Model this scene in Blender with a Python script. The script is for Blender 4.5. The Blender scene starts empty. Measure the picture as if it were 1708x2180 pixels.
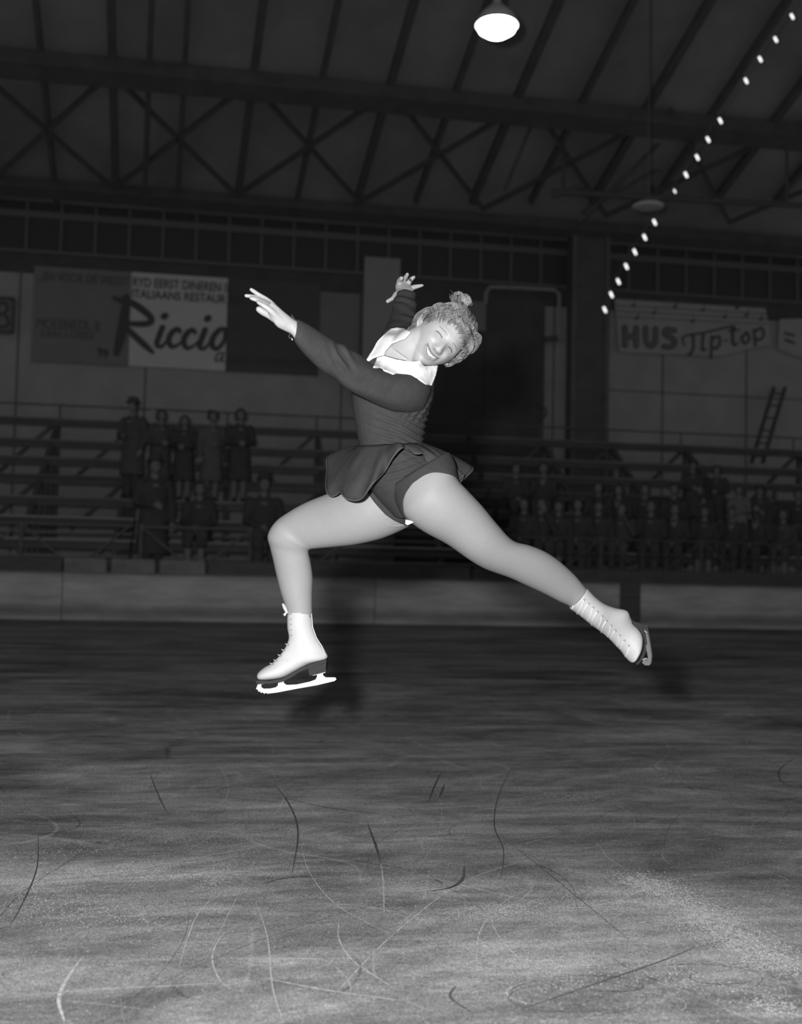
import bpy, bmesh, math, random
import numpy as np
from mathutils import Vector, Matrix, noise
from mathutils.kdtree import KDTree
random.seed(7); np.random.seed(7)
S = bpy.context.scene
C = S.collection
# ------------------------------------------------------------------ camera
FP = 2300.0; CX, CY = 854.0, 1090.0
H = 1.0; YAW = math.radians(9.5); PITCH = math.radians(2.94); ROLL = 0.022
FH = Vector((math.sin(YAW), math.cos(YAW), 0)); RH = Vector((math.cos(YAW), -math.sin(YAW), 0)); UP = Vector((0, 0, 1))
FW = FH*math.cos(PITCH) + UP*math.sin(PITCH)
U0 = UP*math.cos(PITCH) - FH*math.sin(PITCH)
RI = RH*math.cos(ROLL) + U0*math.sin(ROLL)
UU = U0*math.cos(ROLL) - RH*math.sin(ROLL)
CAM = Vector((0, 0, H))
cd = bpy.data.cameras.new('camera'); cam = bpy.data.objects.new('camera', cd); C.objects.link(cam)
m = Matrix((RI, UU, -FW)).transposed().to_4x4(); m.translation = CAM
cam.matrix_world = m
cd.sensor_fit = 'HORIZONTAL'; cd.sensor_width = 36; cd.lens = 36*FP/1708
cd.clip_end = 200
cd.dof.use_dof = True; cd.dof.focus_distance = 3.6; cd.dof.aperture_fstop = 2.9
S.camera = cam
# ------------------------------------------------------------------ light
W = bpy.data.worlds.new('hall_air'); S.world = W; W.use_nodes = True
W.node_tree.nodes['Background'].inputs[0].default_value = (1, 1, 1, 1)
W.node_tree.nodes['Background'].inputs[1].default_value = 0.068
def light(name, kind, loc, energy, **kw):
    l = bpy.data.lights.new(name, kind); l.energy = energy
    for k, v in kw.items(): setattr(l, k, v)
    o = bpy.data.objects.new(name, l); C.objects.link(o); o.location = loc
    return o
fl = light('camera_flash', 'SPOT', CAM - RI*0.21 + UP*0.20 + FH*0.02, 700, spot_size=math.radians(112), spot_blend=0.7, shadow_soft_size=0.055)
def aim(o, tgt):
    o.rotation_euler = (tgt - o.location).to_track_quat('-Z', 'Y').to_euler()
S.view_settings.view_transform = 'Standard'; S.view_settings.look = 'None'
S.view_settings.exposure = 0.0; S.view_settings.gamma = 1.0
S.view_settings.use_curve_mapping = False
S.cycles.use_denoising = True
S.cycles.max_bounces = 6
# ------------------------------------------------------------------ helpers
def ray(px, py): return FW + RI*((px-CX)/FP) - UU*((py-CY)/FP)
def at_d(px, py, d): return CAM + ray(px, py)*d
def at_Y(px, py, Y): r = ray(px, py); return CAM + r*(Y/r.y)
def at_Z(px, py, Z): r = ray(px, py); return CAM + r*((Z-H)/r.z)
def pix(p):
    q = p - CAM; w = q.dot(FW)
    return (CX + FP*q.dot(RI)/w, CY - FP*q.dot(UU)/w, w)
aim(fl, at_d(800, 1130, 4.2))
def nset(nt, t, **kw):
    n = nt.nodes.new(t)
    for k, v in kw.items():
        if k in n.inputs: n.inputs[k].default_value = v
        else: setattr(n, k, v)
    return n
def mat(name, val, rough=0.6, var=0.0, scale=8.0, metal=0.0, bump=0.0, bscale=40.0, spec=0.3, stretch=(1, 1, 1), attr=None, coat=0.0):
    m = bpy.data.materials.new(name); m.use_nodes = True; nt = m.node_tree; b = nt.nodes['Principled BSDF']
    v = val if isinstance(val, tuple) else (val, val, val)
    b.inputs['Base Color'].default_value = (*v, 1); b.inputs['Roughness'].default_value = rough
    b.inputs['Metallic'].default_value = metal; b.inputs['Specular IOR Level'].default_value = spec
    tc = nset(nt, 'ShaderNodeTexCoord'); mp = nset(nt, 'ShaderNodeMapping'); mp.inputs['Scale'].default_value = stretch
    nt.links.new(tc.outputs['Object'], mp.inputs[0])
    if var > 0:
        n = nset(nt, 'ShaderNodeTexNoise', Scale=scale, Detail=5.0, Roughness=0.6); nt.links.new(mp.outputs[0], n.inputs['Vector'])
        r = nset(nt, 'ShaderNodeMapRange'); nt.links.new(n.outputs[0], r.inputs[0])
        r.inputs['From Min'].default_value = 0.3; r.inputs['From Max'].default_value = 0.7
        r.inputs['To Min'].default_value = 1-var; r.inputs['To Max'].default_value = 1+var
        mul = nset(nt, 'ShaderNodeVectorMath', operation='SCALE'); mul.inputs[0].default_value = v
        nt.links.new(r.outputs[0], mul.inputs['Scale']); nt.links.new(mul.outputs[0], b.inputs['Base Color'])
    if attr:
        a = nset(nt, 'ShaderNodeAttribute', attribute_name=attr); nt.links.new(a.outputs['Color'], b.inputs['Base Color'])
    if bump > 0:
        n2 = nset(nt, 'ShaderNodeTexNoise', Scale=bscale, Detail=4.0); nt.links.new(mp.outputs[0], n2.inputs['Vector'])
        bp = nset(nt, 'ShaderNodeBump', Strength=bump, Distance=0.01); nt.links.new(n2.outputs[0], bp.inputs['Height'])
        nt.links.new(bp.outputs[0], b.inputs['Normal'])
    return m
def link(o, parent=None):
    C.objects.link(o)
    if parent: o.parent = parent
    return o
def mesh_obj(name, verts, faces, m, parent=None, smooth=False, fm=None):
    """verts in world coordinates; the object's origin goes to the parent's place"""
    me = bpy.data.meshes.new(name)
    off = wloc(parent) if parent else (sum((Vector(v) for v in verts), Vector())/max(1, len(verts)))
    me.from_pydata([tuple(Vector(v)-off) for v in verts], [], faces)
    ms = m if isinstance(m, (list, tuple)) else [m]
    for x in ms: me.materials.append(x)
    if fm: me.polygons.foreach_set('material_index', fm)
    if smooth: me.polygons.foreach_set('use_smooth', [True]*len(me.polygons))
    me.update()
    o = bpy.data.objects.new(name, me); C.objects.link(o)
    if parent: o.parent = parent
    else: o.location = off
    return o
def wloc(o):
    v = Vector((0, 0, 0))
    while o: v += o.location; o = o.parent
    return v
def empty(name, loc, label=None, cat=None, group=None):
    o = bpy.data.objects.new(name, None); C.objects.link(o); o.location = loc; o.empty_display_size = 0.1
    tag(o, label, cat, group); return o
def tag(o, label=None, cat=None, group=None, kind=None):
    if label: o['label'] = label
    if cat: o['category'] = cat
    if group: o['group'] = group
    if kind: o['kind'] = kind
    return o
class MB:
    def __init__(s): s.v = []; s.f = []; s.mi = []; s.cur = 0
    def add(s, vs, fs):
        n = len(s.v); s.v += [Vector(v) for v in vs]; s.f += [[i+n for i in f] for f in fs]; s.mi += [s.cur]*len(fs)
    def box(s, a, b):
        x0, y0, z0 = [min(p, q) for p, q in zip(a, b)]; x1, y1, z1 = [max(p, q) for p, q in zip(a, b)]
        s.add([(x0,y0,z0),(x1,y0,z0),(x1,y1,z0),(x0,y1,z0),(x0,y0,z1),(x1,y0,z1),(x1,y1,z1),(x0,y1,z1)],
              [(0,3,2,1),(4,5,6,7),(0,1,5,4),(1,2,6,5),(2,3,7,6),(3,0,4,7)])
    def bar(s, p, q, w, h=None, up=Vector((0, 0, 1))):
        """square bar between two points"""
        h = h or w; p = Vector(p); q = Vector(q); d = (q-p).normalized()
        if abs(d.dot(up)) > .95: up = Vector((0, 1, 0))
        a = d.cross(up).normalized()*(w/2); b = a.cross(d).normalized()*(h/2)
        vs = [p-a-b, p+a-b, p+a+b, p-a+b, q-a-b, q+a-b, q+a+b, q-a+b]
        s.add(vs, [(0,3,2,1),(4,5,6,7),(0,1,5,4),(1,2,6,5),(2,3,7,6),(3,0,4,7)])
    def rings(s, rings, cap=True):
        n = len(rings[0]); vs = [v for r in rings for v in r]; fs = []
        for i in range(len(rings)-1):
            for j in range(n):
                k = (j+1) % n; fs.append((i*n+j, i*n+k, (i+1)*n+k, (i+1)*n+j))
        if cap:
            fs.append(tuple(range(n-1, -1, -1))); fs.append(tuple((len(rings)-1)*n+j for j in range(n)))
        s.add(vs, fs)
    def tube(s, pts, rad, seg=10, round_ends=True):
        pts = [Vector(p) for p in pts]
        if not isinstance(rad, (list, tuple)): rad = [rad]*len(pts)
        T = []
        for i in range(len(pts)):
            t = pts[min(i+1, len(pts)-1)] - pts[max(i-1, 0)]
            T.append(t.normalized() if t.length > 1e-9 else Vector((0, 0, 1)))
        u = T[0].orthogonal().normalized(); R = []
        def ring(c, t, u, r):
            w = t.cross(u)
            return [c + (u*math.cos(a) + w*math.sin(a))*r for a in [2*math.pi*k/seg for k in range(seg)]]
        if round_ends:
            for a in (75, 50, 25):
                a = math.radians(a); R.append(ring(pts[0]-T[0]*rad[0]*math.sin(a), T[0], u, rad[0]*math.cos(a)))
        for i, p in enumerate(pts):
            u = (u - T[i]*u.dot(T[i])).normalized(); R.append(ring(p, T[i], u, rad[i]))
        if round_ends:
            for a in (25, 50, 75):
                a = math.radians(a); R.append(ring(pts[-1]+T[-1]*rad[-1]*math.sin(a), T[-1], u, rad[-1]*math.cos(a)))
        s.rings(R)
    def poly(s, pts, d):
        """closed outline pts extruded along vector d"""
        n = len(pts); a = [Vector(p)-d*.5 for p in pts]; b = [Vector(p)+d*.5 for p in pts]
        s.add(a+b, [tuple(range(n)), tuple(range(2*n-1, n-1, -1))] + [(i, n+i, n+(i+1) % n, (i+1) % n) for i in range(n)])
    def build(s, name, m, parent=None, smooth=False): return mesh_obj(name, s.v, s.f, m, parent, smooth, s.mi if isinstance(m, (list, tuple)) else None)
def cat(pts, n=6):
    """Catmull-Rom through points (tuples of any length)"""
    P = [np.array(p, float) for p in pts]; P = [2*P[0]-P[1]] + P + [2*P[-1]-P[-2]]; out = []
    for i in range(1, len(P)-2):
        for k in range(n):
            t = k/n; a, b, c, d = P[i-1:i+3]
            out.append(.5*((2*b) + (-a+c)*t + (2*a-5*b+4*c-d)*t*t + (-a+3*b-3*c+d)*t**3))
    out.append(P[-2]); return out
def apply_remesh(mb, voxel, it=4, fac=.5):
    me = bpy.data.meshes.new('tmp'); me.from_pydata([tuple(v) for v in mb.v], [], mb.f); me.update()
    o = bpy.data.objects.new('tmp', me); C.objects.link(o)
    r = o.modifiers.new('r', 'REMESH'); r.mode = 'VOXEL'; r.voxel_size = voxel; r.adaptivity = 0
    if it:
        k = o.modifiers.new('s', 'SMOOTH'); k.iterations = it; k.factor = fac
    dg = bpy.context.evaluated_depsgraph_get(); dg.update()
    me2 = bpy.data.meshes.new_from_object(o.evaluated_get(dg))
    bpy.data.objects.remove(o); bpy.data.meshes.remove(me)
    return me2
def inpoly(x, y, P):
    c = False; n = len(P); j = n-1
    for i in range(n):
        xi, yi = P[i]; xj, yj = P[j]
        if (yi > y) != (yj > y) and x < (xj-xi)*(y-yi)/(yj-yi)+xi: c = not c
        j = i
    return c
# ------------------------------------------------------------------ materials of the hall
M = {}
M['wall'] = mat('painted_wall', .58, .8, .10, 1.5)
M['wall_dark'] = mat('dark_panel_wall', .15, .8, .15, 2)
M['roofm'] = mat('roof_boarding', .43, .85, .22, .5)
M['steel'] = mat('dark_steel', .18, .6, .15, 3)
M['steel2'] = mat('dull_grey_steel', .22, .6, .15, 3)
M['wood_dark'] = mat('dark_stained_wood', .15, .55, .2, 3, stretch=(1, 6, 6))
M['wood_mid'] = mat('worn_wood', .26, .5, .35, 1.2, stretch=(1, 5, 5))
M['kick'] = mat('pale_kickboard', .34, .6, .3, 3)
M['frame'] = mat('window_frame_paint', .24, .6)
M['glass'] = mat('black_glass', .12, .35, spec=.2)
M['sign_grey'] = mat('grey_sign_paint', .36, .7, .06, 2)
M['sign_white'] = mat('white_sign_paint', .93, .6, .05, 2)
M['sign_black'] = mat('black_sign_paint', .17, .6)
M['sign_white2'] = mat('offwhite_sign_paint', .62, .6, .06, 2)
M['ink'] = mat('sign_lettering', .15, .7)
M['ink2'] = mat('faded_lettering', .21, .7)
M['pipe'] = mat('pale_pipe_paint', .50, .5)
M['pole'] = mat('pale_pillar_paint', .52, .7, .06, 2)
# rink board: pale boards with long smudges
def board_mat():
    m = mat('scuffed_rink_board', .55, .5); nt = m.node_tree; b = nt.nodes['Principled BSDF']
    tc = nset(nt, 'ShaderNodeTexCoord'); mp = nset(nt, 'ShaderNodeMapping'); mp.inputs['Scale'].default_value = (.35, 1, 3.5)
    nt.links.new(tc.outputs['Object'], mp.inputs[0])
    n = nset(nt, 'ShaderNodeTexNoise', Scale=2.2, Detail=8.0, Roughness=.65); nt.links.new(mp.outputs[0], n.inputs['Vector'])
    r = nset(nt, 'ShaderNodeValToRGB'); nt.links.new(n.outputs[0], r.inputs[0])
    e = r.color_ramp.elements; e[0].position = .34; e[0].color = (.50,.50,.50,1); e[1].position = .62; e[1].color = (.80,.80,.80,1)
    # tone by height: a darker band along the lower third, paler above
    sx = nset(nt, 'ShaderNodeSeparateXYZ'); nt.links.new(tc.outputs['Object'], sx.inputs[0])
    n2 = nset(nt, 'ShaderNodeTexNoise', Scale=1.3, Detail=3.0); nt.links.new(tc.outputs['Object'], n2.inputs['Vector'])
    ad = nset(nt, 'ShaderNodeMath', operation='MULTIPLY_ADD'); nt.links.new(n2.outputs[0], ad.inputs[0]); ad.inputs[1].default_value = .22; nt.links.new(sx.outputs['Z'], ad.inputs[2])
    r2 = nset(nt, 'ShaderNodeValToRGB'); mr = nset(nt, 'ShaderNodeMapRange'); nt.links.new(ad.outputs[0], mr.inputs[0])
    mr.inputs['From Min'].default_value = .08; mr.inputs['From Max'].default_value = .88; nt.links.new(mr.outputs[0], r2.inputs[0])
    c = r2.color_ramp; c.elements[0].position = .0; c.elements[0].color = (.8,.8,.8,1); c.elements[1].position = 1; c.elements[1].color = (.8,.8,.8,1)
    for p, v in ((.14, .9), (.26, .58), (.36, .62), (.5, .95), (.8, 1.15)):
        k = c.elements.new(p); k.color = (v, v, v, 1)
    mx = nset(nt, 'ShaderNodeVectorMath', operation='MULTIPLY'); nt.links.new(r.outputs[0], mx.inputs[0]); nt.links.new(r2.outputs[0], mx.inputs[1])
    nt.links.new(mx.outputs[0], b.inputs['Base Color']); return m
M['board'] = board_mat()
def ice_mat():
    m = mat('skated_ice', .4, .45, spec=.25); nt = m.node_tree; b = nt.nodes['Principled BSDF']
    tc = nset(nt, 'ShaderNodeTexCoord')
    def nz(sc, det, stretch, lo, hi, a, c, rough=.6, dist=0.0):
        mp = nset(nt, 'ShaderNodeMapping'); mp.inputs['Scale'].default_value = stretch; mp.inputs['Rotation'].default_value = (0, 0, YAW*0+random.uniform(-.2, .2))
        nt.links.new(tc.outputs['Object'], mp.inputs[0])
        n = nset(nt, 'ShaderNodeTexNoise', Scale=sc, Detail=det, Roughness=rough, Distortion=dist); nt.links.new(mp.outputs[0], n.inputs['Vector'])
        r = nset(nt, 'ShaderNodeMapRange'); nt.links.new(n.outputs[0], r.inputs[0])
        for k, v in zip(('From Min', 'From Max', 'To Min', 'To Max'), (lo, hi, a, c)): r.inputs[k].default_value = v
        return r.outputs[0]
    def mul(x, y):
        n = nset(nt, 'ShaderNodeMath', operation='MULTIPLY'); nt.links.new(x, n.inputs[0]); nt.links.new(y, n.inputs[1]); return n.outputs[0]
    def add(x, y):
        n = nset(nt, 'ShaderNodeMath', operation='ADD'); nt.links.new(x, n.inputs[0]); nt.links.new(y, n.inputs[1]); return n.outputs[0]
    big = nz(.9, 6, (.55, 1.3, 1), .33, .67, .42, 1.5, .68, .9)
    med = mul(nz(5, 8, (.7, 1.2, 1), .35, .68, .72, 1.32, .75, 1.2), nz(2.2, 7, (.35, 2.2, 1), .38, .64, .72, 1.25, .7, .5))
    fine = mul(nz(210, 2, (1, 1, 1), .35, .7, .55, 1.5), nz(70, 4, (1, 1, 1), .35, .68, .74, 1.3, .8))
    snow_patch = nz(1.3, 5, (.6, 1.6, 1), .52, .68, 0, 1, .7, .8)
    snow_grain = nz(110, 3, (1, 1, 1), .5, .62, 0, .30, .8)
    base = nset(nt, 'ShaderNodeValue'); base.outputs[0].default_value = .195
    v = add(mul(mul(mul(base.outputs[0], big), med), fine), mul(snow_patch, snow_grain))
    # hairline skate cuts: thin contour lines of several stretched, distorted noises
    def cuts(sc, width, amp, rot):
        mp = nset(nt, 'ShaderNodeMapping'); mp.inputs['Rotation'].default_value = (0, 0, rot); nt.links.new(tc.outputs['Object'], mp.inputs[0])
        n = nset(nt, 'ShaderNodeTexNoise', Scale=sc, Detail=0.0, Distortion=.4); nt.links.new(mp.outputs[0], n.inputs['Vector'])
        w = nset(nt, 'ShaderNodeMath', operation='MULTIPLY'); nt.links.new(n.outputs[0], w.inputs[0]); w.inputs[1].default_value = 9.0
        f = nset(nt, 'ShaderNodeMath', operation='FRACT'); nt.links.new(w.outputs[0], f.inputs[0])
        s_ = nset(nt, 'ShaderNodeMath', operation='SUBTRACT'); nt.links.new(f.outputs[0], s_.inputs[0]); s_.inputs[1].default_value = .5
        a_ = nset(nt, 'ShaderNodeMath', operation='ABSOLUTE'); nt.links.new(s_.outputs[0], a_.inputs[0])
        r = nset(nt, 'ShaderNodeMapRange'); nt.links.new(a_.outputs[0], r.inputs[0])
        for k, vv in zip(('From Min', 'From Max', 'To Min', 'To Max'), (0, width, amp, 0)): r.inputs[k].default_value = vv
        mask = nz(2.2, 3, (1, 1, 1), .45, .6, 0, 1)
        return mul(r.outputs[0], mask)
    v = add(v, cuts(.5, .02, .10, .4)); v = add(v, cuts(.8, .02, .08, 1.4)); v = add(v, cuts(.35, .01, .10, 2.3)); v = add(v, cuts(.65, .014, -.10, .9))
    cl = nset(nt, 'ShaderNodeClamp'); nt.links.new(v, cl.inputs[0]); cl.inputs['Min'].default_value = .03; cl.inputs['Max'].default_value = .9
    cb = nset(nt, 'ShaderNodeCombineXYZ'); b.inputs['Diffuse Roughness'].default_value = 0.6
    for i in range(3): nt.links.new(cl.outputs[0], cb.inputs[i])
    nt.links.new(cb.outputs[0], b.inputs['Base Color'])
    n2 = nset(nt, 'ShaderNodeTexNoise', Scale=60.0, Detail=5.0); nt.links.new(tc.outputs['Object'], n2.inputs['Vector'])
    bp = nset(nt, 'ShaderNodeBump', Strength=.18, Distance=.006); nt.links.new(n2.outputs[0], bp.inputs['Height']); nt.links.new(bp.outputs[0], b.inputs['Normal'])
    return m
M['ice'] = ice_mat(); M['cut_w'] = mat('white_skate_cut', .58, .8, .45, 45); M['cut_d'] = mat('dark_skate_cut', .13, .5, .4, 45)
# ------------------------------------------------------------------ ice with traced and random skate cuts
YB = at_Z(854, 1338, 0).y                      # the face of the rink boards
g = MB(); g.add([(-14, -1, 0), (16, -1, 0), (16, YB+9, 0), (-14, YB+9, 0)], [(0, 1, 2, 3)])
def cut(pts, w, col):
    g.cur = col; n = len(pts); L = []; R = []
    for i, p in enumerate(pts):
        t = (pts[min(i+1, n-1)]-pts[max(i-1, 0)]); t = Vector((t.x, t.y, 0)).normalized(); s = Vector((-t.y, t.x, 0))
        ww = w*.25*(.15+math.sin(math.pi*i/(n-1))**.6)
        L.append(Vector((p.x, p.y, .0015))+s*ww); R.append(Vector((p.x, p.y, .0015))-s*ww)
    g.add(L+R, [(i, n+i, n+i+1, i+1) for i in range(n-1)])
TR = [([(585,1672),(608,1700),(630,1745),(634,1790),(622,1860)],.012,2),([(1086,1640),(1060,1700),(1053,1760),(1072,1810),(1068,1870)],.008,2),
([(783,1755),(800,1800),(812,1840)],.016,2),([(812,1840),(817,1890),(818,1945)],.008,1),([(174,2040),(140,2090),(125,2130),(138,2178)],.016,1),
([(0,2126),(180,2110),(400,2098),(560,2088)],.007,1),([(570,2085),(700,2110),(860,2132)],.010,1),([(530,1962),(475,1990),(452,2040),(470,2090),(500,2110)],.006,1),
([(722,1960),(722,2000),(750,2045),(800,2080),(840,2106)],.008,1),([(1150,1880),(1070,1925),(1022,1985),(1015,2060)],.007,1),([(600,1698),(700,1720),(860,1740)],.012,2),
([(1060,1775),(1180,1870),(1350,2010)],.006,2),([(940,1645),(925,1675),(912,1710)],.014,2),([(947,1670),(935,1700)],.016,2),([(1110,2150),(1240,2105),(1400,2050),(1480,2018)],.010,2),
([(915,1898),(960,1890),(985,1872),(989,1845)],.020,2),([(82,1775),(78,1850),(50,1920),(20,1975)],.008,2),([(318,1645),(340,1700),(355,1730)],.010,2),([(540,1870),(430,1935),(380,2060)],.006,1),
([(850,1890),(880,1893),(915,1890)],.035,1),([(970,2100),(960,2125),(1010,2160)],.012,2),([(1690,1615),(1660,1640),(1665,1665),(1700,1680)],.012,2),([(640,1795),(660,1860),(720,1930),(830,1990)],.006,1),
([(545,1920),(570,2000),(580,2100),(600,2170)],.006,1),([(1040,1925),(1060,1990),(1130,2060),(1250,2110)],.006,1),([(400,1810),(590,1700)],.005,1),([(430,2060),(560,1800)],.004,1),
([(700,2130),(850,1980),(1030,1860),(1330,1790)],.007,1),([(1245,2010),(1300,1960),(1420,1900)],.005,1),([(1600,1900),(1540,1985),(1560,2050)],.006,1),([(640,1590),(700,1580),(760,1570)],.012,1),([(985,1500),(1070,1497),(1180,1492)],.02,1)]
for pts, w, c in TR: cut([at_Z(p[0], p[1], 0) for p in cat(pts, 10)], w, c)
for i in range(320):
    cx, cy = random.uniform(-3, 3.5), random.uniform(2.1, 9); r = random.choice((.35, .6, 1.2, 2.5, 4)); a0 = random.uniform(0, 6.28); sp = random.uniform(.4, 1.6)/r**.6
    k = random.choice((1, 1, 2)); ex = random.uniform(.6, 1)
    cut([Vector((cx+r*math.cos(a0+sp*j/24)-r*math.cos(a0), cy+r*ex*math.sin(a0+sp*j/24)-r*ex*math.sin(a0), 0)) for j in range(25)], random.uniform(.0012, .004), k)
# three-turn loops at the near right corner
for i in range(13):
    p = at_Z(random.uniform(1150, 1700), random.uniform(2010, 2170), 0); r = random.uniform(.05, .16); a0 = random.uniform(0, 6.28)
    cut([p+Vector((r*1.3*math.cos(a0+.22*j), r*.7*math.sin(a0+.22*j), 0)) for j in range(18)], random.uniform(.003, .008), random.choice((1, 2)))
# crumbs of scraped snow lying on the ice
def crumbs(n, fn, s0=.0008, s1=.0026):
    g.cur = 1
    for _ in range(n):
        p = fn(); r = random.uniform(s0, s1); a = random.uniform(0, 6.28); z = r*.5
        g.add([(p.x+r*math.cos(a+q), p.y+r*1.6*math.sin(a+q), .0004) for q in (0, 1.5, 3.1, 4.6)]+[(p.x, p.y, z)], [(0,1,4),(1,2,4),(2,3,4),(3,0,4)])
def along(pts, w):
    P = [at_Z(x, y, 0) for x, y in pts]
    def fn():
        t = random.uniform(0, len(P)-1.001); k = int(t); return P[k].lerp(P[k+1], t-k) + Vector((random.gauss(0, w), random.gauss(0, w), 0))
    return fn
crumbs(9000, along([(1350,1868),(1420,1900),(1500,1950),(1560,2000),(1680,2060)], .055)); crumbs(1500, along([(1500,1960),(1620,2010),(1720,2060)], .08))
crumbs(1600, along([(20,1905),(130,1925),(300,1960)], .09)); crumbs(1200, along([(0,1830),(200,1800),(420,1790),(700,1780)], .08)); crumbs(500, along([(445,1885),(470,1870),(482,1830)], .03))
crumbs(700, along([(1140,1690),(1230,1700),(1290,1690)], .05)); crumbs(500, along([(250,1850),(380,1845)], .05)); crumbs(900, along([(1150,2110),(1350,2060),(1500,2080),(1640,2120)], .06))
crumbs(500, along([(1600,2140),(1700,2150)], .03)); crumbs(9000, lambda: Vector((random.uniform(-2.6, 3.6), 2.0+abs(random.gauss(0, 1.9)), 0)), .0008, .0022)
floor = g.build('floor', [M['ice'], M['cut_w'], M['cut_d']]); tag(floor, kind='structure')
# ------------------------------------------------------------------ rink boards
xl = at_Y(-260, 1300, YB).x; xr = at_Y(1960, 1300, YB).x; ztop = at_Y(700, 1228, YB).z
def board(x0, x1, label):
    e = empty('rink_board', (x0, YB, 0), label, 'rink board', 'pale boards round the ice')
    b = MB(); b.box((x0+.006, YB, 0.0), (x1-.006, YB+.06, ztop-.03)); b.build('panel', M['board'], e)
    c = MB(); c.box((x0+.003, YB-.015, ztop-.03), (x1-.003, YB+.075, ztop)); c.build('cap_rail', M['wood_mid'], e)
    k = MB(); k.box((x0+.003, YB-.02, .0), (x1-.003, YB-.001, .07)); k.build('kick_strip', M['wood_dark'], e)
bx = [xl]+[at_Y(p, 1290, YB).x for p in (131, 798)]
gl, gr = at_Y(1320, 1290, YB).x, at_Y(1364, 1290, YB).x
board(bx[0], bx[1], 'pale scuffed rink board at the far left, left of the first joint')
board(bx[1], bx[2], 'long pale rink board behind the bent front leg, darker along its lower part')
board(bx[2], gl, 'pale rink board behind the trailing leg, ending at the dark gap')
board(gr, xr, 'pale rink board right of the dark gap, beyond the rear skate')
e = empty('board_gate_post', ((gl+gr)/2, YB, 0), 'dark upright post filling the gap between the two right rink boards', 'post')
b = MB(); b.box((gl, YB+.03, 0), (gr, YB+.09, ztop+.02)); b.build('post_board', M['wood_dark'], e)
for z in (.2, .6): b = MB(); b.box((gl+.04, YB+.01, z), (gr-.04, YB+.03, z+.05)); b.build('hinge', M['steel'], e)
# ------------------------------------------------------------------ back wall, plane Y = YW
YW = YB + 6.4
def WY(px, py, o=0.0): return at_Y(px, py, YW-o)
DV = ray(290, 2080); TH = -DV.z/DV.y
EZ = WY(0, 425).z                              # eaves height
wl, wr = WY(-500, 900).x, WY(2300, 900).x
b = MB(); b.box((wl, YW, 0), (wr, YW+.25, EZ)); tag(b.build('wall_back', M['wall']), kind='structure')
def wrect(name, x0, y0, x1, y1, m, o=.04, th=.04, label=None):
    """board on the wall between two pixel corners; the top and bottom are level"""
    p, q = WY(x0, y0, o), WY(x1, y1, o); b = MB(); b.box((p.x, YW-o, p.z), (q.x, YW-o+th, q.z)); return b
wall_parts = 0
def trim(x0, y0, x1, y1, m, o=.04, th=.04):
    global wall_parts; wall_parts += 1
    return tag(wrect('t', x0, y0, x1, y1, m, o, th).build('trim_%d' % wall_parts, m), kind='structure')
# dark board above the signs, seams of the wall sheets
zc0 = WY(0, 533).z; zc1 = WY(0, 456).z; zl = WY(40, 580).z
b = MB(); b.box((wl, YW-.03, zl), (wr, YW, zc0)); wall_parts += 1; tag(b.build('trim_%d' % wall_parts, M['wall_dark']), kind='structure')
for px in (313, 730, 1412, 1590, 1180, 40):
    a = WY(px, 700).x; b = MB(); b.box((a-.02, YW-.012, 0), (a+.02, YW, zl)); wall_parts += 1; tag(b.build('trim_%d' % wall_parts, M['steel2']), kind='structure')
b = MB(); z_ = WY(1450, 838).z; b.box((WY(1283, 838).x, YW-.012, z_-.015), (wr, YW, z_+.015)); wall_parts += 1; tag(b.build('trim_%d' % wall_parts, M['steel2']), kind='structure')
# clerestory: a row of dark windows with pale bars
pw = (WY(760, 540).x-WY(57, 520).x)/10.0; x = WY(57, 520).x - 9*pw; nwin = 0
while x < wr-5*pw:
    nwin += 1; e = bpy.data.objects.new('window_%d' % nwin, None); C.objects.link(e); e.location = (x, YW, zc0); tag(e, kind='structure')
    gz = MB(); gz.box((x, YW-.03, zc0), (x+3*pw, YW-.01, EZ)); gz.build('pane', M['glass'], e)
    fr = MB()
    for k in range(3): fr.box((x+k*pw-.03, YW-.09, zc0), (x+k*pw+.03, YW-.03, EZ))
    fr.box((x, YW-.1, zc1-.05), (x+3*pw, YW-.03, zc1+.10)); fr.box((x, YW-.1, zc0-.03), (x+3*pw, YW-.03, zc0+.04))
    fr.build('frame', M['frame'], e); x += 3*pw
# pale pillar, pale panel, dark sheets for the shadowed opening and doorway behind the skater
b = wrect('p', 777, 546, 838, 1230, None, .22, .2); tag(b.build('trim_20', M['pole']), kind='structure')
b = wrect('p', 838, 604, 1036, 1260, None, .18, .16); tag(b.build('wall_opening_dark', M['wall_dark']), kind='structure')  # dark sheet in place of an opening; its shade is painted in
b = wrect('p', 990, 640, 1034, 705, None, .24, .05); tag(b.build('trim_21', M['sign_grey']), kind='structure')
e = bpy.data.objects.new('door_1', None); C.objects.link(e); p0 = WY(1036, 1200); e.location = (p0.x, YW, 0); tag(e, kind='structure')
wrect('p', 1034, 632, 1152, 1260, None, .2, .15).build('doorway_dark', M['wall_dark'], e)  # the doorway's darkness is put into this sheet's colour
f = MB(); f.tube([WY(*p, .3) for p in ((1034, 645), (1035, 622), (1044, 611), (1110, 613), (1180, 617), (1191, 626), (1191, 700), (1191, 722))], .045, 10); f.build('door_frame', M['pipe'], e)
e = empty('downpipe', WY(1213, 1200, .3), 'pale thin downpipe with an elbow left of the dark pillar', 'pipe')
f = MB(); f.tube([WY(*p, .28) for p in ((1182, 722), (1196, 716), (1207, 722), (1211, 740), (1212, 860), (1213, 1010), (1213, 1150))], .045, 10); f.build('pipe', M['pipe'], e)
f = MB(); f.tube([WY(1165, 722, .27), WY(1188, 720, .27)], .07, 10); f.build('pipe_joint', M['steel'], e)
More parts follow.
